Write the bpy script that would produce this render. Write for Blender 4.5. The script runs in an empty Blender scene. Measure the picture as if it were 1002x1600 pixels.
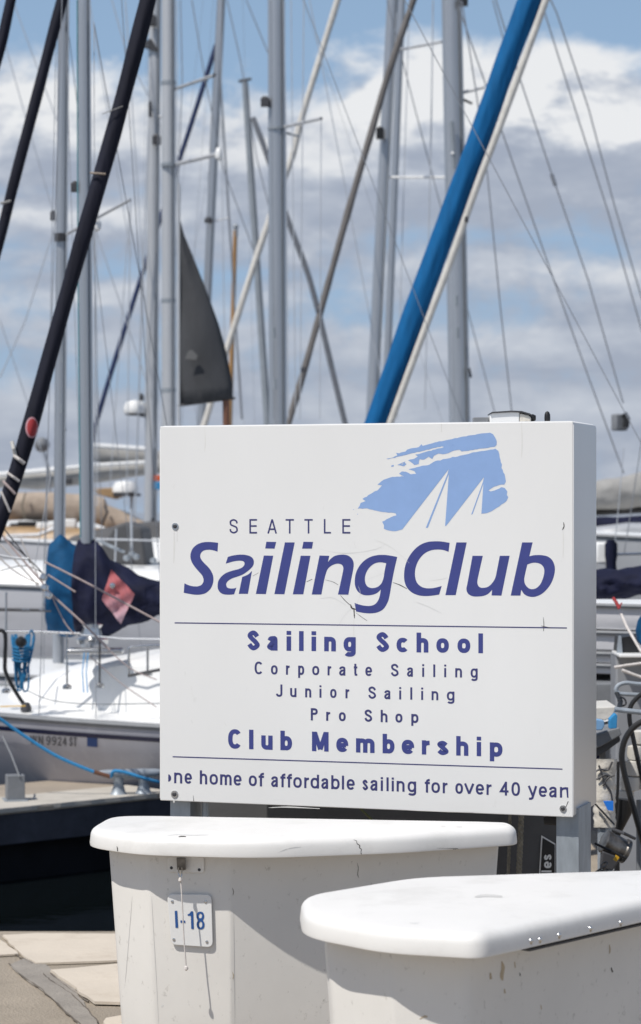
import bpy, bmesh, math, random
from mathutils import Vector, Matrix
random.seed(7)
R = math.radians
scene = bpy.context.scene
COL = scene.collection

# ------------------------------------------------------------------ camera, sky, sun, exposure
EYE = 1.65
F = 3800.0                       # focal length in photo pixels (photo 1002 x 1600)
cd = bpy.data.cameras.new('camera'); cam = bpy.data.objects.new('camera', cd); COL.objects.link(cam)
cam.location = (0, 0, EYE); cam.rotation_euler = (R(90), 0, 0)
cd.sensor_fit = 'VERTICAL'; cd.sensor_height = 36.0; cd.lens = 36.0 * F / 1600.0
cd.clip_start = 0.05; cd.clip_end = 20000
cd.dof.use_dof = True; cd.dof.focus_distance = 6.5; cd.dof.aperture_fstop = 7.0
scene.camera = cam

SUN = Vector((-0.395, -0.385, 0.834)).normalized()
ld = bpy.data.lights.new('sun', 'SUN'); ld.energy = 4.0; ld.angle = R(0.5); ld.color = (1.0, 0.955, 0.885)
sun = bpy.data.objects.new('sun', ld); COL.objects.link(sun)
sun.rotation_euler = SUN.to_track_quat('Z', 'Y').to_euler(); sun.location = (-6, -8, 14)

scene.view_settings.view_transform = 'Standard'; scene.view_settings.look = 'None'
scene.view_settings.exposure = 0.0; scene.view_settings.gamma = 1.0

W = bpy.data.worlds.new('World'); scene.world = W; W.use_nodes = True
def build_world():
    nt = W.node_tree; N = nt.nodes; L = nt.links
    N.clear()
    out = N.new('ShaderNodeOutputWorld'); bg = N.new('ShaderNodeBackground'); bg.inputs['Strength'].default_value = 0.1
    L.new(bg.outputs[0], out.inputs[0])
    sky = N.new('ShaderNodeTexSky'); sky.sky_type = 'NISHITA'; sky.sun_disc = False
    sky.sun_elevation = math.asin(SUN.z); sky.sun_rotation = math.atan2(SUN.x, SUN.y)
    sky.air_density = 1.0; sky.dust_density = 0.4; sky.ozone_density = 1.8
    tc = N.new('ShaderNodeTexCoord'); sep = N.new('ShaderNodeSeparateXYZ'); L.new(tc.outputs['Generated'], sep.inputs[0])
    def M(op, a, b=None, c=None, clamp=False):
        n = N.new('ShaderNodeMath'); n.operation = op; n.use_clamp = clamp
        for i, v in enumerate((a, b, c)):
            if v is None: continue
            if isinstance(v, (int, float)): n.inputs[i].default_value = v
            else: L.new(v, n.inputs[i])
        return n.outputs[0]
    x, y, z = sep.outputs
    az = M('ARCTAN2', x, y)                                        # azimuth from north
    hor = M('SQRT', M('ADD', M('MULTIPLY', x, x), M('MULTIPLY', y, y)))
    el = M('DIVIDE', z, M('MAXIMUM', hor, 0.02))                   # tangent of the elevation
    def sstep(v, a, b):
        n = N.new('ShaderNodeMapRange'); n.interpolation_type = 'SMOOTHSTEP'
        L.new(v, n.inputs['Value']); n.inputs['From Min'].default_value = a; n.inputs['From Max'].default_value = b
        return n.outputs['Result']
    def noise(u, v, scale, detail, rough, dist=0.0, w=0.0):
        cb = N.new('ShaderNodeCombineXYZ'); L.new(u, cb.inputs[0]); L.new(v, cb.inputs[1]); cb.inputs[2].default_value = w
        n = N.new('ShaderNodeTexNoise'); n.inputs['Scale'].default_value = scale; n.inputs['Detail'].default_value = detail
        n.inputs['Roughness'].default_value = rough; n.inputs['Distortion'].default_value = dist
        L.new(cb.outputs[0], n.inputs['Vector'])
        return n.outputs['Fac']
    # cloud banks: (azimuth, tan elevation, half width, half height, weight)
    banks = [(0.078, 0.168, 0.050, 0.024, 0.62), (0.042, 0.160, 0.024, 0.022, 0.34), (0.128, 0.150, 0.040, 0.010, 0.42), (0.035, 0.138, 0.085, 0.020, 0.34),
             (-0.108, 0.152, 0.034, 0.020, 0.46), (-0.10, 0.118, 0.05, 0.010, 0.22), (-0.035, 0.148, 0.045, 0.014, 0.30), (-0.01, 0.112, 0.05, 0.010, 0.14), (0.07, 0.095, 0.06, 0.009, 0.20), (-0.10, 0.090, 0.05, 0.007, 0.22), (0.0, 0.070, 0.30, 0.010, 0.16), (0.0, 0.035, 0.40, 0.022, 0.30),
             (-0.03, 0.215, 0.30, 0.024, -0.55), (0.12, 0.208, 0.05, 0.016, -0.35), (-0.03, 0.180, 0.05, 0.012, -0.25), (0.02, 0.112, 0.020, 0.008, -0.12), (-0.09, 0.131, 0.05, 0.005, -0.22), (-0.05, 0.098, 0.06, 0.004, -0.16), (0.06, 0.112, 0.06, 0.005, -0.16)]
    def density(u, v):
        d = None
        vs = M('MULTIPLY', v, 1.55)
        f = M('ADD', M('MULTIPLY', noise(u, vs, 27.0, 10.0, 0.60, 0.25, 3.1), 1.15), M('MULTIPLY', noise(u, vs, 9.0, 3.0, 0.5, 0.0, 8.4), 0.42))
        d = M('SUBTRACT', f, 0.775)
        for (a, e, wa, we, k) in banks:
            q = M('ADD', M('POWER', M('ABSOLUTE', M('DIVIDE', M('SUBTRACT', u, a), wa)), 2.0), M('POWER', M('ABSOLUTE', M('DIVIDE', M('SUBTRACT', v, e), we)), 2.0))
            d = M('ADD', d, M('MULTIPLY', M('EXPONENT', M('MULTIPLY', q, -1.0)), k))
        return d
    d0 = density(az, el)
    d1 = density(M('SUBTRACT', az, 0.004), M('ADD', el, 0.010))    # a step towards the sun
    cover = M('MULTIPLY', sstep(d0, -0.20, 0.20), M('SUBTRACT', 1.0, M('MULTIPLY', sstep(el, 0.26, 0.55), 0.8)))
    lit = sstep(M("SUBTRACT", d0, d1), -0.20, 0.30)
    soft = noise(az, M('MULTIPLY', el, 3.8), 22.0, 6.0, 0.55, 0.2, 1.7)
    up = sstep(el, 0.05, 0.17)
    litm = M('ADD', M('MULTIPLY', lit, M('ADD', M('MULTIPLY', up, 0.66), 0.30)), M('MULTIPLY', M('SUBTRACT', soft, 0.45), 1.1), clamp=True)
    tow = None
    for (a, e, wa, we, k) in [(0.080, 0.176, 0.052, 0.024, 1.0), (0.035, 0.172, 0.022, 0.018, 0.6), (0.128, 0.152, 0.035, 0.010, 1.0), (-0.115, 0.168, 0.034, 0.012, 0.7), (-0.12, 0.086, 0.03, 0.006, 0.6), (0.07, 0.066, 0.05, 0.005, 0.6), (-0.03, 0.09, 0.04, 0.006, 0.3), (0.10, 0.095, 0.05, 0.005, 0.5), (-0.07, 0.058, 0.06, 0.005, 0.6), (0.0, 0.125, 0.05, 0.006, 0.3)]:
        q = M('ADD', M('POWER', M('ABSOLUTE', M('DIVIDE', M('SUBTRACT', az, a), wa)), 2.0), M('POWER', M('ABSOLUTE', M('DIVIDE', M('SUBTRACT', el, e), we)), 2.0))
        g = M('MULTIPLY', M('EXPONENT', M('MULTIPLY', q, -1.0)), k); tow = g if tow is None else M('ADD', tow, g)
    litm = M('MULTIPLY', litm, M('ADD', 0.82, M('MULTIPLY', tow, 0.46)), clamp=True)
    ramp = N.new('ShaderNodeValToRGB'); L.new(litm, ramp.inputs[0])
    e = ramp.color_ramp.elements
    e[0].position = 0.0; e[0].color = (0.39, 0.43, 0.52, 1); e[1].position = 0.92; e[1].color = (0.92, 0.92, 0.92, 1)
    m = e.new(0.42); m.color = (0.57, 0.605, 0.675, 1)
    sc = N.new('ShaderNodeVectorMath'); sc.operation = 'SCALE'; L.new(ramp.outputs[0], sc.inputs[0]); sc.inputs['Scale'].default_value = 9.6
    # clear air pales towards the horizon
    tint = N.new('ShaderNodeMix'); tint.data_type = 'RGBA'; tint.blend_type = 'MULTIPLY'; tint.inputs['Factor'].default_value = 1.0
    L.new(sky.outputs[0], tint.inputs['A']); tint.inputs['B'].default_value = (1.06, 1.02, 0.98, 1)
    pale = N.new('ShaderNodeMix'); pale.data_type = 'RGBA'; L.new(M('MULTIPLY', M('SUBTRACT', 1.0, sstep(el, 0.12, 0.42)), 0.85), pale.inputs['Factor'])
    L.new(tint.outputs['Result'], pale.inputs['A']); pale.inputs['B'].default_value = (3.0, 4.5, 6.6, 1)
    mx = N.new('ShaderNodeMix'); mx.data_type = 'RGBA'
    L.new(M('MULTIPLY', cover, 0.90), mx.inputs['Factor']); L.new(pale.outputs['Result'], mx.inputs['A']); L.new(sc.outputs[0], mx.inputs['B'])
    L.new(mx.outputs['Result'], bg.inputs['Color'])
build_world()

# ------------------------------------------------------------------ helpers
def lin(c):
    return tuple((v / 12.92 if v <= 0.04045 else ((v + 0.055) / 1.055) ** 2.4) for v in [q / 255.0 for q in c])
def P(px, py, D):
    return Vector(((px - 501.0) / F * D, D, EYE - (py - 800.0) / F * D))
def pxm(n, D): return n * D / F

def mat(name, col, rough=0.5, metal=0.0, var=0.12, scale=6.0, bump=0.0, bscale=60.0, spec=0.5, stretch=(1, 1, 1), dirt=None, dscale=8.0, dthr=(0.58, 0.72), coat=0.0):
    m = bpy.data.materials.new(name); m.use_nodes = True
    nt = m.node_tree; N = nt.nodes; L = nt.links; b = N['Principled BSDF']
    b.inputs['Roughness'].default_value = rough; b.inputs['Metallic'].default_value = metal
    b.inputs['Specular IOR Level'].default_value = spec; b.inputs['Coat Weight'].default_value = coat
    tc = N.new('ShaderNodeTexCoord'); mp = N.new('ShaderNodeMapping'); mp.inputs['Scale'].default_value = stretch
    L.new(tc.outputs['Object'], mp.inputs[0])
    n = N.new('ShaderNodeTexNoise'); n.inputs['Scale'].default_value = scale; n.inputs['Detail'].default_value = 6; n.inputs['Roughness'].default_value = 0.6
    L.new(mp.outputs[0], n.inputs['Vector'])
    r = N.new('ShaderNodeValToRGB'); L.new(n.outputs['Fac'], r.inputs[0])
    r.color_ramp.elements[0].position = 0.3; r.color_ramp.elements[1].position = 0.7
    r.color_ramp.elements[0].color = tuple(max(0, c * (1 - var)) for c in col) + (1,)
    r.color_ramp.elements[1].color = tuple(min(1, c * (1 + var)) for c in col) + (1,)
    o = r.outputs[0]
    if dirt is not None:
        n2 = N.new('ShaderNodeTexNoise'); n2.inputs['Scale'].default_value = dscale; n2.inputs['Detail'].default_value = 8; n2.inputs['Roughness'].default_value = 0.7
        L.new(mp.outputs[0], n2.inputs['Vector'])
        mr = N.new('ShaderNodeMapRange'); mr.inputs['From Min'].default_value = dthr[0]; mr.inputs['From Max'].default_value = dthr[1]
        mr.inputs['To Max'].default_value = dirt[1]; L.new(n2.outputs['Fac'], mr.inputs['Value'])
        mx = N.new('ShaderNodeMix'); mx.data_type = 'RGBA'; L.new(mr.outputs[0], mx.inputs['Factor']); L.new(o, mx.inputs['A']); mx.inputs['B'].default_value = tuple(dirt[0]) + (1,)
        o = mx.outputs['Result']
    L.new(o, b.inputs['Base Color'])
    if bump:
        n3 = N.new('ShaderNodeTexNoise'); n3.inputs['Scale'].default_value = bscale; n3.inputs['Detail'].default_value = 5
        L.new(mp.outputs[0], n3.inputs['Vector'])
        bp = N.new('ShaderNodeBump'); bp.inputs['Strength'].default_value = bump; bp.inputs['Distance'].default_value = 0.02
        L.new(n3.outputs['Fac'], bp.inputs['Height']); L.new(bp.outputs[0], b.inputs['Normal'])
    return m

class MB:
    def __init__(s): s.v = []; s.f = []
    def add(s, vs, fs):
        o = len(s.v); s.v += [Vector(v) for v in vs]; s.f += [tuple(i + o for i in f) for f in fs]
    def box(s, c, size, rz=0.0, M=None):
        x, y, z = [q / 2 for q in size]
        vs = [Vector((a * x, b * y, d * z)) for d in (-1, 1) for b in (-1, 1) for a in (-1, 1)]
        rot = M if M is not None else Matrix.Rotation(rz, 3, 'Z')
        s.add([rot @ v + Vector(c) for v in vs], [(0, 2, 3, 1), (4, 5, 7, 6), (0, 1, 5, 4), (2, 6, 7, 3), (0, 4, 6, 2), (1, 3, 7, 5)])
        return s
    def loft(s, rings, cap=True, closed=True):
        n = len(rings[0]); vs = [v for r in rings for v in r]; fs = []
        for i in range(len(rings) - 1):
            for j in range(n if closed else n - 1):
                k = (j + 1) % n
                fs.append((i * n + j, i * n + k, (i + 1) * n + k, (i + 1) * n + j))
        if cap:
            fs.append(tuple(range(n - 1, -1, -1))); fs.append(tuple((len(rings) - 1) * n + j for j in range(n)))
        s.add(vs, fs); return s
    def tube(s, pts, r, n=8, cap=True, flat=1.0):
        pts = [Vector(p) for p in pts]; rs = r if isinstance(r, (list, tuple)) else [r] * len(pts)
        rings = []; prev = None
        for i, p in enumerate(pts):
            t = (pts[min(i + 1, len(pts) - 1)] - pts[max(i - 1, 0)])
            t = t.normalized() if t.length > 1e-9 else Vector((0, 0, 1))
            if prev is None:
                a = Vector((0, 0, 1)) if abs(t.z) < 0.9 else Vector((1, 0, 0))
                u = a.cross(t).normalized()
            else:
                u = (prev - t * prev.dot(t)).normalized()
            prev = u; w = t.cross(u)
            rings.append([p + (u * math.cos(2 * math.pi * k / n) + w * math.sin(2 * math.pi * k / n) * flat) * rs[i] for k in range(n)])
        return s.loft(rings, cap)
    def lathe(s, c, prof, n=20, axis=None):
        rot = Vector((0, 0, 1)).rotation_difference(Vector(axis)).to_matrix() if axis is not None else Matrix.Identity(3)
        rings = [[Vector(c) + rot @ Vector((r * math.cos(2 * math.pi * k / n), r * math.sin(2 * math.pi * k / n), z)) for k in range(n)] for (r, z) in prof]
        return s.loft(rings, True)
    def prism(s, poly, off):
        n = len(poly); off = Vector(off)
        s.add(list(poly) + [p + off for p in poly], [tuple(range(n)), tuple(range(2 * n - 1, n - 1, -1))] + [(i, n + i, n + (i + 1) % n, (i + 1) % n) for i in range(n)])
        return s
    def build(s, name, m, parent=None, smooth=35, bevel=0.0, base=None, sub=0):
        me = bpy.data.meshes.new(name)
        org = wloc(parent) if parent is not None else (Vector(base) if base is not None else Vector((0, 0, 0)))
        me.from_pydata([v - org for v in s.v], [], s.f)
        bm = bmesh.new(); bm.from_mesh(me)
        bmesh.ops.recalc_face_normals(bm, faces=bm.faces)
        bm.to_mesh(me); bm.free()
        if smooth:
            me.polygons.foreach_set('use_smooth', [True] * len(me.polygons)); me.set_sharp_from_angle(angle=R(smooth))
        me.materials.append(m)
        o = bpy.data.objects.new(name, me); COL.objects.link(o)
        if parent is not None: o.parent = parent
        else: o.location = org
        if bevel:
            b = o.modifiers.new('bevel', 'BEVEL'); b.width = bevel; b.segments = 3; b.limit_method = 'ANGLE'; b.angle_limit = R(40)
        if sub:
            q = o.modifiers.new('subsurf', 'SUBSURF'); q.levels = sub; q.render_levels = sub
        return o
def wloc(o):
    v = Vector((0, 0, 0))
    while o is not None:
        v += o.location; o = o.parent
    return v
def tag(o, label=None, cat=None, group=None, kind=None):
    if label: o['label'] = label
    if cat: o['category'] = cat
    if group: o['group'] = group
    if kind: o['kind'] = kind
    return o
def thing(name, loc, label, cat, group=None):
    o = bpy.data.objects.new(name, None); COL.objects.link(o); o.location = loc; o.empty_display_size = 0.1
    return tag(o, label, cat, group)

from mathutils.bvhtree import BVHTree
def bvh_of(o):
    org = wloc(o); me = o.data
    return BVHTree.FromPolygons([v.co + org for v in me.vertices], [tuple(p.vertices) for p in me.polygons])
def cast(bv, px, py, lift=0.001):
    o = Vector((0, 0, EYE)); dr = Vector(((px - 501.0) / F, 1.0, -(py - 800.0) / F)).normalized()
    h = bv.ray_cast(o, dr)
    if h[0] is None: h = bv.find_nearest(o + dr * 6.0)
    n = h[1] if h[1].dot(dr) < 0 else -h[1]
    return h[0] + n * lift

# closed or open smooth line through points; points with a third value are corners
def smooth_pts(pts, closed=True, k=6):
    n = len(pts); out = []
    def g(i): return Vector(pts[i % n][:2]) if closed else Vector(pts[max(0, min(n - 1, i))][:2])
    def corner(i): return len(pts[i % n]) > 2 or (not closed and (i <= 0 or i >= n - 1))
    for i in range(n if closed else n - 1):
        p0, p1, p2, p3 = g(i - 1), g(i), g(i + 1), g(i + 2)
        if corner(i) and corner(i + 1):
            out.append(p1); continue
        m1 = (p2 - p0) * 0.5 if not corner(i) else (p2 - p1)
        m2 = (p3 - p1) * 0.5 if not corner(i + 1) else (p2 - p1)
        for s in range(k):
            t = s / k; t2 = t * t; t3 = t2 * t
            out.append(p1 * (2 * t3 - 3 * t2 + 1) + m1 * (t3 - 2 * t2 + t) + p2 * (-2 * t3 + 3 * t2) + m2 * (t3 - t2))
    if not closed: out.append(g(n - 1))
    return out
def spline3(pts, k=6):
    pts = [Vector(p) for p in pts]; n = len(pts); out = []
    for i in range(n - 1):
        p0, p1, p2, p3 = pts[max(i - 1, 0)], pts[i], pts[i + 1], pts[min(i + 2, n - 1)]
        for s in range(k):
            t = s / k
            out.append(0.5 * ((2 * p1) + (p2 - p0) * t + (2 * p0 - 5 * p1 + 4 * p2 - p3) * t * t + (3 * p1 - p0 - 3 * p2 + p3) * t ** 3))
    out.append(pts[-1]); return out
def fill2d(polys):
    """flat mesh (verts 2-D, faces) of closed outlines; an outline inside another is a hole"""
    cu = bpy.data.curves.new('outline', 'CURVE'); cu.dimensions = '2D'; cu.fill_mode = 'BOTH'
    for pl in polys:
        sp = cu.splines.new('POLY'); sp.points.add(len(pl) - 1); sp.use_cyclic_u = True
        for q, p in zip(sp.points, pl): q.co = (p[0], p[1], 0, 1)
    return harvest(cu)
def harvest(cu):
    o = bpy.data.objects.new('outline', cu); COL.objects.link(o)
    dg = bpy.context.evaluated_depsgraph_get(); dg.update()
    me = bpy.data.meshes.new_from_object(o.evaluated_get(dg))
    vs = [Vector((v.co.x, v.co.y)) for v in me.vertices]; fs = [tuple(p.vertices) for p in me.polygons]
    bpy.data.objects.remove(o); bpy.data.curves.remove(cu); bpy.data.meshes.remove(me)
    return vs, fs
# one-weight signwriter's letters: each is a set of strokes inside a box of w pixels, capitals c pixels high, strokes s pixels thick
def el(cx, cy, rx, ry, a0, a1, n=16, e=2.35):
    out = []
    for k in range(n + 1):
        a = R(a0 + (a1 - a0) * k / n); ca, sa = math.cos(a), math.sin(a)
        out.append((cx + rx * math.copysign(abs(ca) ** (2 / e), ca), cy + ry * math.copysign(abs(sa) ** (2 / e), sa)))
    return out
def sm(pts): return [(p.x, p.y) for p in smooth_pts(pts, False, 6)]
def strokes(ch, w, c, s, xh):
    h = s / 2; X = xh * c; r = w - h; m = w / 2; dz = -0.24 * c
    bowl = el(m, X / 2, m - h, X / 2 - h, 0, 360, 32)
    def arch(x0, x1): return [(x0, X * .5)] + el((x0 + x1) / 2 , X * .60, (x1 - x0) / 2, X * .40 - h, 180, 0, 14) + [(x1, 0)]
    if ch == 'l' or ch == 'I': return [[(m, 0), (m, c)]]
    if ch == 'i': return [[(m, 0), (m, X)], [(m, c - max(s * .85, .15 * c)), (m, c)]]
    if ch == 'o': return [bowl]
    if ch == '0': return [el(m, c / 2, m - h, c / 2 - h, 0, 360, 32)]
    if ch == 'n': return [[(h, 0), (h, X)], arch(h, r)]
    if ch == 'h': return [[(h, 0), (h, c)], arch(h, r)]
    if ch == 'm': return [[(h, 0), (h, X)], arch(h, m), arch(m, r)]
    if ch == 'u': return [[(r, 0), (r, X)], [(h, X)] + el((h + r) / 2, X * .40, (r - h) / 2, X * .40 - h, 180, 360, 14) + [(r, X * .5)]]
    if ch == 'r': return [[(h, 0), (h, X)], [(h, X * .45)] + el(w * 1.0, X * .55, w - h, X * .45 - h * 1.1, 180, 92, 10)]
    if ch == 'b': return [[(h, 0), (h, c)], bowl]
    if ch == 'd': return [[(r, 0), (r, c)], bowl]
    if ch == 'p': return [[(h, dz), (h, X)], bowl]
    if ch == 'g': return [bowl, [(r, X), (r, 0.02 * c)] + el(m, -0.02 * c, m - h, -dz - h + .02 * c - 0.02 * c, 0, -150, 14)]
    if ch == 'y': return [[(h * .8, X), (m * 1.08, 0.04 * c)], [(w - h * .8, X), (m * .98, -.10 * c), (m * .70, dz + h), (h, dz + h)]]
    if ch == 'v': return [[(h * .8, X), (m, h * .4)], [(w - h * .8, X), (m, h * .4)]]
    if ch == 'c': return [el(m, X / 2, m - h, X / 2 - h, 42, 318, 24)]
    if ch == 'C': return [el(m, c / 2, m - h, c / 2 - h, 40, 320, 28)]
    if ch == 'e': return [[(h * 1.2, X * .48), (r, X * .48)], [(r, X * .44)] + el(m, X / 2, m - h, X / 2 - h, 0, 322, 28)]
    if ch == 'a': return [sm([(h * 1.1, X * .68), (h * 1.6, X * .86 - h * .3), (m * .98, X - h), (r * .97 - h * .5, X * .86 - h * .2), (r - h * .45, X * .66)]) + [(r - h * .45, 0)],
                          sm([(r - h * .45, X * .56), (m * .95, X * .545), (h * 1.9, X * .46), (h, X * .27), (h * 1.8, h * 1.15), (m * .86, h), (r - h * 1.4, X * .15 + h * .4), (r - h * .45, X * .36)])]
    if ch in 'sS':
        T = X if ch == 's' else c
        return [sm([(r - h * .1, T * .70), (r - h * .8, T * .88 - h * .55), (m, T - h), (h * 1.6, T * .89 - h * .5), (h * 1.15, T * .73), (h * 2.0, T * .60), (m, T * .52), (w - h * 1.9, T * .43), (r, T * .28), (r - h * .6, T * .12 + h * .5), (m, h), (h * 1.7, T * .12 + h * .5), (h * .9, T * .31)])]
    if ch == 't': return [[(m * .85, c * .95), (m * .85, X * .25 + h * .5), (m * 1.05, h * 1.1), (w, h)], [(0, X - h * .9), (w, X - h * .9)]]
    if ch == 'f': return [[(m * .8, 0), (m * .8, c * .78)] + el(w * .98, c * .78, w * .98 - m * .8, c * .22 - h, 180, 95, 10), [(0, X - h * .9), (w * .92, X - h * .9)]]
    if ch == 'J': return [[(r, c), (r, c * .25)] + el(m, c * .25, m - h, c * .25 - h, 0, -180, 12)]
    if ch == 'P': return [[(h, 0), (h, c)], [(h, c - h), (m, c - h)] + el(m, c * .73, m - h, c * .27 - h, 90, -90, 14) + [(h, c * .46 + h)]]
    if ch == 'E': return [[(h, 0), (h, c)], [(h, c - h), (w, c - h)], [(h, c * .52), (w * .95, c * .52)], [(h, h), (w, h)]]
    if ch == 'L': return [[(h, 0), (h, c)], [(h, h), (w, h)]]
    if ch == 'T': return [[(m, 0), (m, c)], [(0, c - h), (w, c - h)]]
    if ch == 'A': return [[(h * .9, 0), (m, c - h * .4)], [(w - h * .9, 0), (m, c - h * .4)], [(w * .2, c * .30), (w * .8, c * .30)]]
    if ch == 'M': return [[(h, 0), (h, c)], [(r, 0), (r, c)], [(h * 1.3, c - h * .3), (m, h * .9)], [(w - h * 1.3, c - h * .3), (m, h * .9)]]
    if ch == 'N': return [[(h, 0), (h, c)], [(r, 0), (r, c)], [(h, c - h * .5), (r, h * .5)]]
    if ch == 'W': return [[(h * .8, c), (w * .27, 0)], [(w * .27, 0), (m, c)], [(m, c), (w * .73, 0)], [(w * .73, 0), (w - h * .8, c)]]
    if ch == '4': return [[(w * .70, 0), (w * .70, c)], [(w * .70, c - h), (h, c * .30), (w, c * .30)]]
    if ch == '2': return [sm([(h, c * .70), (h * 1.8, c * .9 - h * .5), (m, c - h), (r - h * .4, c * .86), (r, c * .70), (m * 1.1, c * .40), (h, h)]) + [(w, h)]]
    if ch == '9': return [el(m, c * .68, m - h, c * .32 - h, 0, 360, 24), sm([(r, c * .62), (r - h * .3, c * .3), (m, h), (h, c * .2)])]
    return []
def letters_px(spec, base, cap, s, xh=0.73, dx=0.0):
    """spec: [(char, x0, x1)]; base(x): baseline; cap: capital height; s: stroke, all in photo pixels -> [(vertex, layer)], faces"""
    V = []; Fc = []
    for ch, x0, x1 in spec:
        for li, st in enumerate(strokes(ch, x1 - x0, cap, s, xh)):
            pts = [Vector(p) for p in st]; pts = [p for i, p in enumerate(pts) if i == 0 or (p - pts[i - 1]).length > 1e-3]
            n = len(pts); loop = (pts[0] - pts[-1]).length < 1e-2 and n > 4; L_ = []; Rr = []
            if loop: pts = pts[:-1]; n -= 1
            for i, p in enumerate(pts):
                a = pts[i - 1] if (i > 0 or loop) else None; b2 = pts[(i + 1) % n] if (i < n - 1 or loop) else None
                t1 = (p - a).normalized() if a is not None else None; t2 = (b2 - p).normalized() if b2 is not None else None
                t = ((t1 + t2) if (t1 is not None and t2 is not None) else (t1 if t1 is not None else t2)).normalized()
                k = 1.0
                if t1 is not None and t2 is not None: k = 1.0 / max(0.5, t.dot(t1))
                nn = Vector((-t.y, t.x)) * (s / 2 * k); L_.append(p + nn); Rr.append(p - nn)
            o = len(V)
            for q in L_ + Rr: V.append((Vector((x0 + q.x, base(x0 + q.x) - q.y)), li))
            Fc += [(o + i, o + (i + 1) % n, o + n + (i + 1) % n, o + n + i) for i in range(n if loop else n - 1)]
    return V, Fc
def lineq(x0, y0, x1, y1): return lambda x: y0 + (x - x0) * (y1 - y0) / (x1 - x0)

# ------------------------------------------------------------------ materials
M = {}
M['gel'] = mat('gelcoat_white', (0.80, 0.785, 0.755), 0.42, var=0.035, scale=3.0, dirt=((0.50, 0.48, 0.44), 0.5), dscale=5, dthr=(0.50, 0.78), bump=0.06, bscale=9)
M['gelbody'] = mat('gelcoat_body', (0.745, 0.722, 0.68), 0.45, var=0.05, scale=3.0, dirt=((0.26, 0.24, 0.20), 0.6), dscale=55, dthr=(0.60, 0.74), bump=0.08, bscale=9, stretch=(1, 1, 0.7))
M['signwhite'] = mat('sign_white', (0.765, 0.765, 0.755), 0.42, var=0.025, scale=2.2, dirt=((0.5, 0.49, 0.46), 0.35), dscale=26, dthr=(0.64, 0.8), stretch=(1, 1, 0.35))
M['signside'] = mat('sign_side', (0.77, 0.77, 0.76), 0.30, var=0.03, scale=2.2)
M['ink'] = mat('ink_indigo', (0.042, 0.054, 0.225), 0.5, var=0.06, scale=20)
M['inkthin'] = mat('ink_navy', (0.038, 0.040, 0.150), 0.5, var=0.06, scale=20)
M['sky_ink'] = mat('ink_light_blue', (0.25, 0.385, 0.66), 0.5, var=0.04, scale=20)
M['tag_ink'] = mat('ink_tag_blue', (0.02, 0.09, 0.30), 0.5, var=0.05)
M['crack'] = mat('crack_dark', (0.06, 0.055, 0.05), 0.9)
M['crackdim'] = mat('crack_dim', (0.24, 0.23, 0.21), 0.9)
M['crackpale'] = mat('crack_pale', (0.68, 0.68, 0.67), 0.9)
M['mast'] = mat('anodised_mast', (0.42, 0.44, 0.47), 0.32, metal=0.6, var=0.05, scale=4, stretch=(4, 4, 0.3))
M['mast2'] = mat('anodised_mast_pale', (0.52, 0.53, 0.545), 0.42, metal=0.35, var=0.05, scale=4, stretch=(4, 4, 0.3))
M['mast3'] = mat('mast_dull', (0.30, 0.33, 0.36), 0.5, metal=0.3, var=0.1, scale=4)
M['track'] = mat('sail_track', (0.16, 0.17, 0.18), 0.5, metal=0.4)
M['wood'] = mat('spruce_mast', (0.36, 0.20, 0.075), 0.4, var=0.2, scale=5, stretch=(6, 6, 0.5))
M['wood2'] = mat('varnished_wood', (0.34, 0.225, 0.12), 0.45, var=0.25, scale=5)
M['brown'] = mat('brown_wood', (0.16, 0.07, 0.04), 0.5, var=0.2)
M['steel'] = mat('stainless', (0.62, 0.62, 0.62), 0.25, metal=1.0, var=0.05)
M['wire'] = mat('stay_wire', (0.30, 0.31, 0.33), 0.45, metal=0.6, var=0.1)
M['wirel'] = mat('stay_wire_pale', (0.52, 0.54, 0.57), 0.45, metal=0.4, var=0.1)
M['navy'] = mat('navy_canvas', (0.007, 0.009, 0.030), 0.8, var=0.3, scale=9, bump=0.9, bscale=7, spec=0.25)
M['navyfurl'] = mat('navy_sun_strip', (0.010, 0.011, 0.022), 0.75, var=0.3, scale=4, bump=0.5, bscale=10, spec=0.3, stretch=(2, 2, 0.4))
M['teal'] = mat('blue_canvas', (0.006, 0.070, 0.17), 0.8, var=0.25, scale=9, bump=0.8, bscale=7, spec=0.25)
M['bluefurl'] = mat('royal_blue_canvas', (0.003, 0.105, 0.28), 0.8, var=0.15, scale=5, bump=0.5, bscale=9, spec=0.25, stretch=(2.5, 2.5, 0.35))
M['tan'] = mat('tan_canvas', (0.38, 0.31, 0.25), 0.85, var=0.12, scale=5, bump=0.15, bscale=8)
M['greycan'] = mat('grey_canvas', (0.30, 0.295, 0.285), 0.85, var=0.12, scale=4, bump=0.15, bscale=6)
M['greysail'] = mat('charcoal_sail', (0.047, 0.049, 0.054), 0.8, var=0.3, scale=3, dirt=((0.16, 0.155, 0.15), 0.5), dscale=2.2, dthr=(0.55, 0.72), stretch=(1, 1, 0.4))
M['sailmark'] = mat('sail_mark', (0.12, 0.12, 0.12), 0.8)
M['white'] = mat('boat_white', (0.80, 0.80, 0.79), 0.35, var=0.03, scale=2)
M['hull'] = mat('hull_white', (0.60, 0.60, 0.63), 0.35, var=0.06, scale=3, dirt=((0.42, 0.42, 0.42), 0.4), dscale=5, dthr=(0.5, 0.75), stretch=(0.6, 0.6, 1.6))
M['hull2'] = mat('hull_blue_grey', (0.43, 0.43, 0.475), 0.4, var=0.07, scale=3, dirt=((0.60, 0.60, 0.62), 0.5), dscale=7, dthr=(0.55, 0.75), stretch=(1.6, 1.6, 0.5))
M['hullnavy'] = mat('hull_navy', (0.02, 0.02, 0.07), 0.3, var=0.1)
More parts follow.
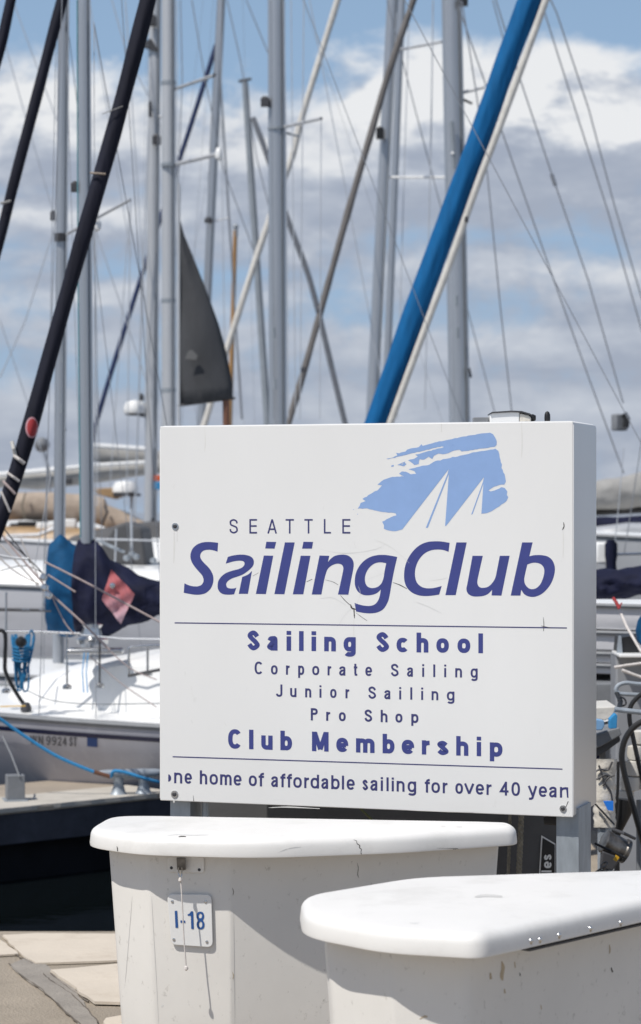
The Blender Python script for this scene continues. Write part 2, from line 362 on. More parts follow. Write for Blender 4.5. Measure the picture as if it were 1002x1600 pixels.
M['hullgrey'] = mat('hull_grey', (0.40, 0.41, 0.43), 0.4, var=0.08, scale=2)
M['stripe'] = mat('hull_stripe', (0.015, 0.02, 0.07), 0.4)
M['black'] = mat('black_plastic', (0.012, 0.012, 0.013), 0.45, var=0.3)
M['dark'] = mat('dark_fitting', (0.05, 0.05, 0.055), 0.5, var=0.2)
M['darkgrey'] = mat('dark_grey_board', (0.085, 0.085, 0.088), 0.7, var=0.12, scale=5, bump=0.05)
M['grey'] = mat('grey_paint', (0.19, 0.20, 0.215), 0.6, var=0.15, scale=9)
M['galv'] = mat('galvanised', (0.36, 0.40, 0.44), 0.5, metal=0.35, var=0.25, scale=14, stretch=(1, 1, 0.35), dirt=((0.20, 0.22, 0.25), 0.6), dscale=9, dthr=(0.5, 0.7))
M['deck'] = mat('dock_concrete', (0.335, 0.285, 0.225), 0.9, var=0.16, scale=1.6, bump=0.5, bscale=90, dirt=((0.22, 0.185, 0.145), 0.5), dscale=5, dthr=(0.5, 0.72))
M['patch'] = mat('pale_deck_coating', (0.62, 0.545, 0.45), 0.85, var=0.06, scale=2.5, bump=0.12, bscale=40, dirt=((0.42, 0.34, 0.26), 0.6), dscale=3.5, dthr=(0.55, 0.75))
M['seam'] = mat('dark_seam', (0.13, 0.11, 0.09), 0.9, var=0.3)
M['deckgrey'] = mat('worn_grey_strip', (0.30, 0.27, 0.235), 0.9, var=0.14, scale=6, bump=0.4, bscale=80)
M['pier'] = mat('pier_concrete', (0.34, 0.29, 0.235), 0.9, var=0.12, scale=3, bump=0.2)
M['piertop'] = mat('pier_edge_concrete', (0.50, 0.465, 0.41), 0.85, var=0.12, scale=5, bump=0.2)
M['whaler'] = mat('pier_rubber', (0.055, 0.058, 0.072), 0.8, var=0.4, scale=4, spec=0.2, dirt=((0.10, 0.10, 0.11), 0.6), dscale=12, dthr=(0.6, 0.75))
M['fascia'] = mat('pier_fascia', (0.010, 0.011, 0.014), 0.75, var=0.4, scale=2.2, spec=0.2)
M['pilot'] = mat('rope_blue', (0.03, 0.24, 0.50), 0.8, var=0.1, scale=60)
M['roped'] = mat('rope_teal', (0.01, 0.14, 0.30), 0.8, var=0.2, scale=60)
M['ropew'] = mat('rope_white', (0.62, 0.58, 0.55), 0.85, var=0.15, scale=60)
M['ropep'] = mat('rope_pinkish', (0.52, 0.42, 0.40), 0.85, var=0.15, scale=60)
M['ropek'] = mat('rope_khaki', (0.22, 0.20, 0.16), 0.9, var=0.3, scale=90)
M['red'] = mat('red_badge', (0.36, 0.03, 0.035), 0.6)
M['redtag'] = mat('red_patch', (0.42, 0.11, 0.12), 0.7, var=0.3, scale=8)
M['pinktag'] = mat('pink_patch', (0.50, 0.27, 0.31), 0.7, var=0.15, scale=8)
def faded():
    m = bpy.data.materials.new('faded_print'); m.use_nodes = True; nt = m.node_tree; N = nt.nodes; L = nt.links; b = N['Principled BSDF']; b.inputs['Roughness'].default_value = 0.8
    tc = N.new('ShaderNodeTexCoord'); sp_ = N.new('ShaderNodeSeparateXYZ'); L.new(tc.outputs['Object'], sp_.inputs[0])
    mr = N.new('ShaderNodeMapRange'); mr.inputs['From Min'].default_value = 1.32; mr.inputs['From Max'].default_value = 1.66; L.new(sp_.outputs[2], mr.inputs['Value'])
    n = N.new('ShaderNodeTexNoise'); n.inputs['Scale'].default_value = 14; L.new(tc.outputs['Object'], n.inputs['Vector'])
    ad = N.new('ShaderNodeMath'); ad.operation = 'MULTIPLY_ADD'; L.new(n.outputs['Fac'], ad.inputs[0]); ad.inputs[1].default_value = 0.5; L.new(mr.outputs[0], ad.inputs[2])
    r = N.new('ShaderNodeValToRGB'); e = r.color_ramp.elements; e[0].position = 0.42; e[0].color = (0.47, 0.31, 0.36, 1); e[1].position = 1.0; e[1].color = (0.40, 0.11, 0.12, 1)
    L.new(ad.outputs[0], r.inputs[0]); L.new(r.outputs[0], b.inputs['Base Color']); return m
M['faded'] = faded()
M['orange'] = mat('orange_tape', (0.60, 0.10, 0.03), 0.6)
M['lockgrey'] = mat('locker_grey', (0.25, 0.26, 0.28), 0.5, var=0.1)
M['glass'] = mat('dark_window', (0.012, 0.013, 0.016), 0.12)
M['bluelabel'] = mat('blue_label', (0.015, 0.20, 0.75), 0.5)
M['foil'] = mat('wrapped_plastic', (0.66, 0.62, 0.55), 0.3, var=0.12, scale=9, bump=0.4, bscale=24)
M['canvasw'] = mat('pale_canvas', (0.60, 0.58, 0.54), 0.8, var=0.1, scale=8, bump=0.3, bscale=16)
M['yellow'] = mat('yellow_tab', (0.65, 0.38, 0.02), 0.5)
M['rust'] = mat('rust_stain', (0.52, 0.43, 0.31), 0.8, var=0.2)
M['brass'] = mat('grimy_steel', (0.17, 0.16, 0.15), 0.38, metal=0.8, var=0.4, scale=40)
M['tagwhite'] = mat('tag_white', (0.78, 0.78, 0.77), 0.35, var=0.02)
M['textgrey'] = mat('registration_grey', (0.13, 0.13, 0.14), 0.6)
def water_mat():
    m = bpy.data.materials.new('harbour_water'); m.use_nodes = True; nt = m.node_tree; b = nt.nodes['Principled BSDF']
    b.inputs['Base Color'].default_value = (0.004, 0.006, 0.007, 1); b.inputs['Roughness'].default_value = 0.06
    n = nt.nodes.new('ShaderNodeTexNoise'); n.inputs['Scale'].default_value = 2.2; n.inputs['Detail'].default_value = 3
    tc = nt.nodes.new('ShaderNodeTexCoord'); nt.links.new(tc.outputs['Object'], n.inputs['Vector'])
    bp = nt.nodes.new('ShaderNodeBump'); bp.inputs['Strength'].default_value = 0.12; bp.inputs['Distance'].default_value = 0.05
    nt.links.new(n.outputs['Fac'], bp.inputs['Height']); nt.links.new(bp.outputs[0], b.inputs['Normal'])
    return m
M['water'] = water_mat()

# ------------------------------------------------------------------ setting: water, dock, finger pier
WATER = -0.42
w = MB(); S = 9000
w.add([(-S, -60, WATER), (S, -60, WATER), (S, S, WATER), (-S, S, WATER)], [(0, 1, 2, 3)])
tag(w.build('water', M['water'], smooth=0), kind='structure')

def irregular(poly, amp, step):
    out = []
    for i in range(len(poly)):
        a, b = Vector(poly[i]), Vector(poly[(i + 1) % len(poly)])
        n = max(1, int((b - a).length / step)); nrm = Vector((-(b - a).y, (b - a).x)).normalized() if (b - a).length > 0 else Vector((0, 0))
        for k in range(n):
            out.append(a + (b - a) * k / n + nrm * (random.uniform(-amp, amp) if k else 0))
    return out
def G(px, py, z=0.0):
    D = (EYE - z) * F / (py - 800.0)
    return Vector(((px - 501.0) / F * D, D))
EDGE = 9.57
d = MB()
d.add([(-9, -8, 0), (0.35, -8, 0), (0.35, EDGE, 0), (-9, EDGE, 0)], [(0, 1, 2, 3)])
d.add([(0.35, -8, 0), (9, -8, 0), (9, 12.6, 0), (0.35, 12.6, 0), (0.35, EDGE, 0)], [(0, 1, 2, 3, 4)])
tag(d.build('dock', M['deck'], smooth=0), kind='structure')
d = MB()
for a, b in (((-9, EDGE), (0.35, EDGE)), ((0.35, EDGE), (0.35, 12.6)), ((0.35, 12.6), (9, 12.6))):
    d.add([(a[0], a[1], -0.003), (b[0], b[1], -0.003), (b[0], b[1], -0.9), (a[0], a[1], -0.9)], [(0, 1, 2, 3)])
tag(d.build('dock_edge', M['fascia'], smooth=0), kind='structure')
def sheet(name, pix, z, thick, m, amp=0.006, step=0.05):
    poly = irregular([G(*p) for p in pix], amp, step)
    b = MB(); b.prism([Vector((p.x, p.y, z)) for p in poly], (0, 0, thick))
    return tag(b.build(name, m, smooth=0), kind='structure')
sheet('dock_coating', [(4, 1465), (60, 1462), (183, 1463), (420, 1463), (420, 1504), (183, 1505), (98, 1508), (57, 1509), (40, 1500), (24, 1486)], 0.003, 0.008, M['patch'])
sheet('dock_coating', [(-120, 1470), (0, 1472), (10, 1478), (29, 1494), (0, 1496), (-120, 1498)], 0.003, 0.007, M['patch'])
sheet('dock_coating', [(79, 1522), (118, 1519), (186, 1512), (420, 1511), (420, 1572), (186, 1573), (148, 1572)], 0.006, 0.010, M['patch'])
sheet('dock_coating', [(166, 1598), (188, 1594), (420, 1594), (420, 1640), (150, 1640)], 0.006, 0.010, M['patch'])
sheet('dock_strip', [(16, 1510), (50, 1494), (80, 1517), (120, 1552), (152, 1602), (168, 1640), (150, 1640), (120, 1598), (66, 1550), (42, 1534)], 0.003, 0.004, M['deckgrey'], amp=0.004)
for pix in ([(15, 1508), (41, 1533), (66, 1549), (95, 1577), (122, 1601), (152, 1632)], [(68, 1524), (77, 1533), (110, 1555), (138, 1580), (158, 1606)], [(79, 1524), (108, 1548), (146, 1573)], [(22, 1492), (34, 1500), (55, 1510)]):
    q = MB(); g = [G(*p) for p in pix]; pts = []
    for i in range(len(g) - 1):
        for k in range(5): pts.append(g[i] + (g[i + 1] - g[i]) * k / 5)
    q.tube([Vector((p.x + random.uniform(-.004, .004), p.y, 0.006)) for p in pts], [random.uniform(0.001, 0.004) for _ in pts], 6)
    tag(q.build('dock_seam', M['seam']), kind='structure')

# finger pier on the left, running away at an angle
e0 = G(0, 1265); e1 = G(240, 1241)
dirp = (e1 - e0).normalized(); perp = Vector((-dirp.y, dirp.x))
def pierq(s, o): return e0 + dirp * s + perp * o
d = MB()
a, b = -5.0, 1.25
c = [pierq(a, 0.0), pierq(b, 0.0), pierq(b, 1.05), pierq(a, 1.05)]
d.prism([Vector((p.x, p.y, -0.03)) for p in c], (0, 0, 0.024)); tag(d.build('pier', M['pier'], smooth=0), kind='structure')
d = MB()
edge = [pierq(a + (b - a) * k / 60, random.uniform(-0.012, 0.012)) for k in range(61)]
c = edge + [pierq(b, 0.46), pierq(a, 0.46)]
d.prism([Vector((p.x, p.y, -0.02)) for p in c], (0, 0, 0.024)); tag(d.build('pier_edge', M['piertop'], smooth=0), kind='structure')
d = MB()
c = [pierq(a, 0.010), pierq(b, 0.010), pierq(b, 0.08), pierq(a, 0.08)]
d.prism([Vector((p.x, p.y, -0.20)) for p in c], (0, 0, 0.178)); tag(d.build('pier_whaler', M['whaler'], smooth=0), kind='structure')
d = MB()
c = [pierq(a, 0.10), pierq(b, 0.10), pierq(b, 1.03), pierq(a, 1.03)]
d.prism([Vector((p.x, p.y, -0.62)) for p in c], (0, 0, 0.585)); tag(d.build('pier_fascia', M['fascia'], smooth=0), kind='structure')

# ------------------------------------------------------------------ the sign
SA = P(249.5, 800, 6.99); SB = P(896.5, 800, 6.60)
SU = (Vector((SB.x, SB.y)) - Vector((SA.x, SA.y))); SW = SU.length; SU.normalize()
SN = Vector((SU.y, -SU.x))                         # outward normal, towards the viewer
ST, SBOT, SDEP = 1.898, 0.822, 0.36
def on_sign(px, py, lift=0.0012):
    a = (px - 501.0) / F; A = Vector((SA.x, SA.y)) + SN * lift
    # a*D = A.x + t*U.x ; D = A.y + t*U.y
    t = (a * A.y - A.x) / (SU.x - a * SU.y); D = A.y + t * SU.y
    return Vector((a * D, D, EYE - (py - 800.0) / F * D))
sign = thing('club_sign', (SA.x * 0.5 + SB.x * 0.5, SA.y * 0.5 + SB.y * 0.5, 0), 'white box sign with blue sailing club lettering on steel posts behind the dock boxes', 'sign')
def sp(u, dep, z): # sign space -> world
    q = Vector((SA.x, SA.y)) + SU * u - SN * dep
    return Vector((q.x, q.y, z))
b = MB()
def outline(z, ins=0.0):
    pts = [(0.0 + ins, 0.002 + ins), (SW - ins, 0.002 + ins)]
    rr = 0.08
    for k in range(7):
        t = k / 6 * math.pi / 2; pts.append((SW - rr + (rr - ins) * math.cos(t) if True else 0, SDEP - rr + (rr - ins) * math.sin(t)))
    for k in range(7):
        t = math.pi / 2 + k / 6 * math.pi / 2; pts.append((rr + (rr - ins) * math.cos(t), SDEP - rr + (rr - ins) * math.sin(t)))
    return [sp(u, dp, z) for u, dp in pts]
b.loft([outline(SBOT + 0.001, 0.004), outline(SBOT + 0.006), outline(ST - 0.012), outline(ST - 0.004, 0.003), outline(ST, 0.011)])
b.build('sign_box', M['signside'], sign, smooth=40)
b = MB(); b.prism([sp(0.0015, 0, SBOT - 0.001), sp(SW - 0.0015, 0, SBOT - 0.001), sp(SW - 0.0015, 0, ST - 0.002), sp(0.0015, 0, ST - 0.002)], (-SN.x * 0.006, -SN.y * 0.006, 0))
b.build('front_panel', M['signwhite'], sign, smooth=0, bevel=0.0025)

def on_sign_mesh(name, V, Fc, m, lift=0.0004, parent=None):
    q = MB(); q.add([(on_sign(v[0].x, v[0].y, lift + v[1] * 0.00008) if isinstance(v, tuple) else on_sign(v.x, v.y, lift)) for v in V], Fc)
    return q.build(name, m, parent or sign, smooth=0)
# lettering
BB = [
 ('S', 386.5, 406), ('a', 417.5, 435.5), ('i', 448, 455), ('l', 467.5, 474.5), ('i', 487, 494), ('n', 506.7, 525), ('g', 537, 556), ('S', 588, 608), ('c', 619.8, 639), ('h', 651, 669.5), ('o', 682, 701.5), ('o', 715, 735), ('l', 747.5, 755)]
V, Fc = letters_px(BB, lineq(386, 1016, 755, 1020.7), 31, 7.2); on_sign_mesh('lettering', V, Fc, M['ink'])
CM = [('C', 356.6, 378), ('l', 389.5, 396), ('u', 408.4, 426.2), ('b', 438.3, 456.5), ('M', 487.6, 513.6), ('e', 525.6, 544.3), ('m', 556.4, 585.4), ('b', 598, 616.6), ('e', 627.8, 647.3), ('r', 659.3, 672), ('s', 683, 701), ('h', 713, 732), ('i', 745, 752), ('p', 765.5, 785.3)]
V, Fc = letters_px(CM, lineq(390, 1170.6, 750, 1181.6), 30.5, 6.9); on_sign_mesh('lettering', V, Fc, M['ink'])
CS = [('C', 398, 411), ('o', 423.5, 434), ('r', 447, 453), ('p', 466, 475.5), ('o', 488, 499), ('r', 512, 518), ('a', 530, 540.5), ('t', 553, 558.5), ('e', 571, 581.5), ('S', 611, 623), ('a', 636, 646), ('i', 659.9, 662.9), ('l', 677.2, 680.2), ('i', 694.3, 697.3), ('n', 711.5, 722), ('g', 735.5, 746.5)]
V, Fc = letters_px(CS, lineq(398, 1053.4, 722, 1058.6), 19.8, 3.1); on_sign_mesh('lettering', V, Fc, M['inkthin'])
JS = [('J', 431.4, 441.4), ('u', 453.5, 463.4), ('n', 477, 486.5), ('i', 499.4, 502.4), ('o', 516, 526), ('r', 540, 546.2), ('S', 575.7, 587.7), ('a', 600.5, 610.7), ('i', 624, 627), ('l', 641.3, 644.3), ('i', 658.3, 661.3), ('n', 674.5, 685), ('g', 698.4, 710.2)]
V, Fc = letters_px(JS, lineq(431, 1088.6, 685, 1094.2), 19.3, 3.1); on_sign_mesh('lettering', V, Fc, M['inkthin'])
PS = [('P', 485.8, 496.6), ('r', 509.8, 516.4), ('o', 529.6, 540.4), ('S', 569.7, 581.7), ('h', 595, 605.6), ('o', 618, 629), ('p', 642.8, 654)]
V, Fc = letters_px(PS, lineq(485, 1125.6, 630, 1129.2), 19.2, 3.3); on_sign_mesh('lettering', V, Fc, M['inkthin'])
SE = [('S', 358.8, 371.8), ('E', 389.8, 401.8), ('A', 418, 432.8), ('T', 446.4, 459.4), ('T', 475.8, 488.8), ('L', 506.2, 517.3), ('E', 535, 547.6)]
V, Fc = letters_px(SE, lineq(358, 833.6, 548, 833.6), 22.6, 2.5); on_sign_mesh('lettering', V, Fc, M['inkthin'])
def o3(x): return 250 + x / 4.357
def o4(x): return 470 + x / 4.357
def o5(x): return 680 + x / 4.357
TL = [('n', o3(97), o3(152)), ('e', o3(168), o3(218)), ('h', o3(272), o3(322)), ('o', o3(338), o3(395)), ('m', o3(410), o3(488)), ('e', o3(502), o3(556)), ('o', o3(605), o3(660)), ('f', o3(672), o3(712)),
      ('a', o3(757), o3(806)), ('f', o3(820), o3(858)), ('f', o3(864), o3(902)), ('o', o3(908), o3(966)), ('r', o4(24), o4(58)), ('d', o4(67), o4(125)), ('a', o4(140), o4(190)), ('b', o4(208), o4(265)), ('l', o4(281), o4(295)), ('e', o4(313), o4(368)),
      ('s', o4(420), o4(459)), ('a', o4(474), o4(525)), ('i', o4(545), o4(560)), ('l', o4(585), o4(598)), ('i', o4(620), o4(634)), ('n', o4(653), o4(707)), ('g', o4(728), o4(786)), ('f', o4(845), o4(882)), ('o', o4(890), o4(948)),
      ('r', o5(52), o5(86)), ('o', o5(138), o5(190)), ('v', o5(198), o5(266)), ('e', o5(277), o5(333)), ('r', o5(350), o5(386)), ('4', o5(441), o5(500)), ('0', o5(520), o5(578)), ('y', o5(632), o5(694)), ('e', o5(706), o5(762)), ('a', o5(776), o5(830)), ('r', o5(850), o5(890))]
V, Fc = letters_px(TL, lineq(275, 1223.8, 886, 1246.6), 21.6, 3.4, 0.77); on_sign_mesh('lettering', V, Fc, M['inkthin'])
frag = [[Vector((o3(57), 1210)), Vector((o3(66), 1210.3)), Vector((o3(76), 1213.5)), Vector((o3(77), 1217)), Vector((o3(70), 1220.5)), Vector((o3(57), 1221.5))],
        [Vector((o5(884), 1229.8)), Vector((o5(906), 1230.3)), Vector((o5(908), 1246.8)), Vector((o5(898), 1246.2)), Vector((o5(893), 1234)), Vector((o5(884), 1232.8))]]
V, Fc = fill2d(frag); on_sign_mesh('lettering', V, Fc, M['inkthin'])
for (x0, y0, x1, y1) in ((273, 973.2, 886, 981.2), (270, 1182.4, 879, 1201.8)):
    on_sign_mesh('rule_line', [Vector((x0, y0 - 0.9)), Vector((x1, y1 - 0.9)), Vector((x1, y1 + 0.9)), Vector((x0, y0 + 0.9))], [(0, 1, 2, 3)], M['inkthin'])

# the large italic name, letter by letter
C = 1
def gl(ox, pts): return smooth_pts([(ox + p[0] / 7.157, 830 + p[1] / 7.157) + tuple(p[2:]) for p in pts], True, 6)
A_, B_, C_, D_, E_ = 280, 380, 500, 620, 735
word = [
 [gl(A_, [(436,130,C),(430,228,C),(380,213),(330,207),(280,215),(248,240),(236,275),(245,310),(275,350),(320,395),(355,440),(378,490),(384,540),(376,590),(350,645),(300,690),(240,708),(180,710),(110,700),(52,688,C),(60,583,C),(110,605),(160,616),(210,616),(250,600),(272,565),(272,530),(255,490),(215,445),(170,390),(140,340),(127,290),(132,240),(155,190),(200,150),(260,126),(330,120),(390,124)])],
 [gl(A_, [(545,288,C),(600,272),(680,262),(740,265),(795,280),(828,310),(836,350),(825,388),(800,418),(760,452),(710,485),(660,505),(600,525),(555,550),(530,580),(528,605),(540,630),(570,640),(610,640),(640,632,C),(615,705,C),(560,710),(500,705),(460,685),(435,645),(432,590),(445,545),(480,500),(530,465),(600,440),(660,425),(705,405),(730,375),(728,345),(705,332),(660,330),(600,340),(522,362,C)])],
 [gl(A_, [(815,445,C),(770,485),(706,512,C),(667,700,C),(770,700,C)])],
 [gl(B_, [(260,118,C),(370,120,C),(352,195,C),(248,193,C)])], [gl(B_, [(232,272,C),(337,274,C),(255,703,C),(143,701,C)])],
 [gl(B_, [(468,125,C),(577,125,C),(462,705,C),(350,703,C)])],
 [gl(B_, [(675,118,C),(783,120,C),(770,195,C),(660,195,C)])], [gl(B_, [(645,274,C),(753,275,C),(673,706,C),(556,706,C)])],
 [gl(C_, [(-4,272,C),(105,275,C),(90,345,C),(120,310),(160,280),(210,265),(270,262),(320,275),(360,310),(378,360),(372,430),(350,540),(318,710,C),(202,708,C),(235,560),(258,450),(262,410),(250,380),(220,365),(180,365),(130,385),(90,420),(68,470),(45,560),(17,708,C),(-91,708,C)])],
 [gl(C_, [(865,288,C),(830,440),(805,570),(775,740),(750,810),(710,870),(650,905),(580,918),(500,915),(405,898,C),(388,802,C),(440,820),(500,833),(560,835),(610,820),(645,785),(668,730),(682,652,C),(640,690),(590,710),(530,717),(480,710),(430,680),(400,630),(390,570),(400,480),(435,400),(490,335),(560,290),(640,268),(720,265),(800,275)]),
  gl(C_, [(742,358,C),(680,348),(620,358),(570,390),(530,440),(507,500),(505,560),(525,610),(560,632),(600,635),(650,620),(690,580),(712,520),(725,440)])],
 [gl(D_, [(592,130,C),(580,230,C),(520,210),(450,205),(380,215),(310,250),(255,310),(220,380),(205,450),(208,520),(230,580),(275,620),(330,637),(400,637),(450,627),(503,613,C),(475,708,C),(400,720),(320,725),(240,715),(170,685),(115,630),(88,560),(83,480),(95,390),(130,300),(190,215),(260,155),(340,122),(420,113),(500,115)])],
 [gl(D_, [(668,125,C),(783,125,C),(660,715,C),(545,715,C)])],
 [gl(E_, [(25,275,C),(140,275,C),(105,430),(80,550),(85,600),(110,628),(150,633),(200,620),(245,580),(280,520),(300,430),(330,275,C),(440,275,C),(348,720,C),(238,718,C),(245,655,C),(200,700),(150,722),(90,730),(27,727),(-23,700),(-43,650),(-33,590),(-18,510)])],
 [gl(E_, [(580,125,C),(697,125,C),(660,280,C),(720,268),(800,268),(870,285),(920,330),(945,400),(940,480),(910,570),(860,645),(800,700),(740,728),(690,735),(640,725),(600,700),(570,655,C),(560,720,C),(452,720,C)]),
  gl(E_, [(638,372,C),(690,355),(740,353),(790,370),(820,405),(828,450),(815,520),(785,590),(740,635),(690,648),(650,635),(615,595),(603,540),(615,470)])]]
V = []; Fc = []
for polys in word:
    v, f = fill2d(polys); o = len(V); V += v; Fc += [tuple(i + o for i in q) for q in f]
on_sign_mesh('lettering', V, Fc, M['ink'])

# brush-stroke logo with two sails
def lg(pts): return [Vector((540 + p[0] / 3.5786, 660 + p[1] / 3.5786)) for p in pts]
def rough(pts, amp, step, straight=()):
    out = []
    for i in range(len(pts)):
        a, b2 = Vector(pts[i]), Vector(pts[(i + 1) % len(pts)])
        n = 1 if i in straight else max(1, int((b2 - a).length / step))
        t = (b2 - a).normalized() if (b2 - a).length else Vector((0, 0)); nn = Vector((-t.y, t.x))
        for k in range(n): out.append(a + (b2 - a) * k / n + nn * (random.uniform(-amp, amp) if k else 0))
    return out
main = [(838,147),(855,160),(862,195),(875,235),(872,255),(890,290),(897,330),(888,348),(860,350),(830,360),(800,380),(812,386),(835,380),(870,362),(890,366),(905,386),(902,405),(910,418),(900,440),(860,470),(820,495),(790,507),(760,510),
        (771,342),(711,512),(703,516),(768,334),(775,305),(563,578),(557,580),(578,288),(461,588),(449,590),(571,286),(577,262),(318,598),
        (300,603),(265,608),(215,595),(215,575),(205,555),(245,535),(285,520),(280,508),(240,505),(180,495),(120,480),(68,483),(85,450),(112,440),(95,428),(140,400),(180,380),(205,352),(178,348),(215,320),(250,308),(330,302),
        (300,286),(315,274),(338,276),(365,290),(395,288),(385,272),(352,262),(400,250),(430,242),(470,236),(500,217),(560,204),(640,186),(700,172),(760,160)]
up = [(228,203),(265,196),(290,184),(283,170),(300,173),(335,163),(345,152),(380,143),(410,138),(425,122),(432,131),(500,112),(600,92),(700,72),(760,62),(808,57),(825,66),(838,86),(846,105),(845,126),(835,136),(760,146),(700,155),(650,163),(638,153),(605,158),(575,172),(545,178),(520,174),(495,186),(485,205),(465,192),(440,208),(415,205),(410,232),(385,238),(350,212),(385,203),(405,190),(390,180),(430,170),(550,138),(540,133),(430,160),(400,165),(300,190),(240,206)]
ups = set(range(len(up))); 
bits = [[(255,242),(268,237),(272,244),(258,249)],[(290,238),(318,225),(335,219),(318,235),(322,245),(306,240)],[(590,128),(604,124),(600,131)],[(310,232),(330,226),(342,232),(326,246)],[(42,487),(47,485),(48,490)],[(64,512),(70,511),(69,516)]]
V, Fc = fill2d([lg(rough(main, 2.6, 13, straight=set(range(22, 36))))])
on_sign_mesh('logo', V, Fc, M['sky_ink'])
V, Fc = fill2d([lg(rough(up, 1.8, 12))] ); on_sign_mesh('logo', V, Fc, M['sky_ink'])
V, Fc = fill2d([lg(b2) for b2 in bits]); on_sign_mesh('logo', V, Fc, M['sky_ink'])

# cracks and scratches in the panel
def scratch(name, pts, wpx, m, lift=0.0006, parent=None, fn=None):
    sp_ = smooth_pts(pts, False, 4); n = len(sp_); q = MB(); L_ = []; Rr = []
    for i, p in enumerate(sp_):
        t = (sp_[min(i + 1, n - 1)] - sp_[max(i - 1, 0)]).normalized(); nn = Vector((-t.y, t.x)); h = wpx * 0.5 * (math.sin(math.pi * (i + 0.35) / (n + 0.3)) ** 0.6) * random.uniform(0.7, 1.2)
        L_.append(p + nn * h); Rr.append(p - nn * h)
    f_ = fn or (lambda v: on_sign(v.x, v.y, lift))
    q.add([f_(v) for v in L_] + [f_(v) for v in Rr], [(i, i + 1, n + i + 1, n + i) for i in range(n - 1)])
    return q.build(name, m, parent or sign, smooth=0)
for pts, wd, m in (([(532, 930), (540, 939), (548, 946)], 1.5, 'crack'), ([(508, 906), (520, 909), (529, 914)], 0.9, 'crack'), ([(614, 910), (625, 914), (636, 920)], 1.6, 'crack'), ([(479, 909), (488, 905)], 1.1, 'crack'),
                   ([(395, 900), (404, 895)], 0.8, 'crack'), ([(553, 950), (553.5, 957), (554, 966)], 2.6, 'crack'), ([(548, 944), (550, 950), (556, 952)], 3.6, 'crack'), ([(556, 957), (565, 964), (574, 970)], 0.9, 'crack'),
                   ([(849, 964), (850, 975), (849.5, 986)], 1.7, 'crack'), ([(846, 978), (860, 981)], 1.6, 'crack'), ([(880.5, 816), (881.5, 822), (879, 828)], 2.6, 'crack'), ([(884, 1262), (888, 1252)], 1.4, 'crack'),
                   ([(500, 858), (530, 864), (560, 863), (590, 857), (602, 850)], 0.7, 'crackpale'), ([(585, 843), (602, 850), (618, 860), (640, 880)], 0.7, 'crackpale'), ([(575, 905), (600, 895)], 0.7, 'crackpale'),
                   ([(648, 940), (665, 946), (690, 958)], 0.7, 'crackpale'), ([(665, 908), (690, 905), (700, 902)], 0.6, 'crackpale'), ([(500, 935), (520, 934), (540, 945)], 0.7, 'crackpale'), ([(560, 940), (540, 960), (530, 975)], 0.6, 'crackpale'),
                   ([(557, 945), (563, 928), (560, 915)], 0.6, 'crackpale'), ([(350, 1128), (354, 1134)], 1.0, 'crackpale'), ([(299, 1125), (301, 1130)], 1.0, 'crackpale'), ([(302, 1243), (303, 1252)], 1.2, 'crack'), ([(556, 856), (553, 846)], 0.6, 'crackpale')):
    scratch('crack', pts, wd * 0.68, M[m])
# old drip marks under the fixings and along the lower edge
M['drip'] = mat('drip_stain', (0.70, 0.695, 0.67), 0.6, var=0.06)
for pts, wd in (([(272, 829), (272.5, 850), (271.5, 880)], 2.2), ([(277, 828), (277, 846)], 1.2), ([(272, 1247), (272, 1254)], 3.0), ([(880, 1269), (880, 1276)], 3.0), ([(880, 829), (880.5, 850), (880, 872)], 1.6), ([(553, 968), (553, 990), (554, 1010)], 1.4), ([(420, 1262), (450, 1261), (500, 1263.5)], 1.8), ([(640, 1266), (700, 1268), (740, 1269)], 1.6), ([(320, 668), (321, 690), (320, 706)], 1.6), ([(690, 662), (690, 675)], 1.4), ([(815, 660), (816, 690), (815, 715)], 1.5)):
    scratch('drip_mark', pts, wd, M['drip'], lift=0.0003)
# bolts
def bolt(px, py, rpx):
    c = on_sign(px, py, 0.0005); D = c.y; r = pxm(rpx, D); ax = (SN.x, SN.y, 0)
    o = MB().lathe(c, [(r, 0), (r, 0.0015), (r * 0.95, 0.0022), (r * 0.6, 0.0022)], 20, ax).build('bolt', M['steel'], sign)
    MB().lathe(c + Vector(ax) * 0.0022, [(r * 0.58, 0), (r * 0.55, 0.0025), (r * 0.38, 0.0038)], 14, ax).build('bolt_head', M['dark'], o)
for q in ((274, 822.5, 5.6), (273, 1241, 6.0), (880, 1263.5, 5.6)): bolt(*q)
# posts
def angle_post(u, dep, z0, z1, wa, wb, th):
    q = MB(); pts = [(u, dep), (u + wa, dep), (u + wa, dep + wb), (u + wa - th, dep + wb), (u + wa - th, dep + th), (u, dep + th)]
    q.prism([sp(a_, d_, z0) for a_, d_ in pts], (0, 0, z1 - z0)); return q
uR = (on_sign(865, 1300).x - SA.x) / SU.x
angle_post(uR, 0.035, 0.0, SBOT + 0.02, 0.062, 0.155, 0.006).build('post', M['galv'], sign, smooth=0)
uL = (on_sign(259, 1265).x - SA.x) / SU.x
angle_post(uL, 0.035, 0.0, SBOT + 0.02, 0.062, 0.08, 0.006).build('post', M['galv'], sign, smooth=0)
MB().tube([sp(uL + 0.10, 0.06, 0.0), sp(uL + 0.10, 0.06, SBOT + 0.03)], 0.011, 10).build('conduit', M['galv'], sign)
MB().tube([sp(uR - 0.06, 0.15, SBOT - 0.03), sp(uR + 0.05, 0.15, SBOT - 0.03)], 0.014, 10).build('cross_bolt', M['dark'], sign)
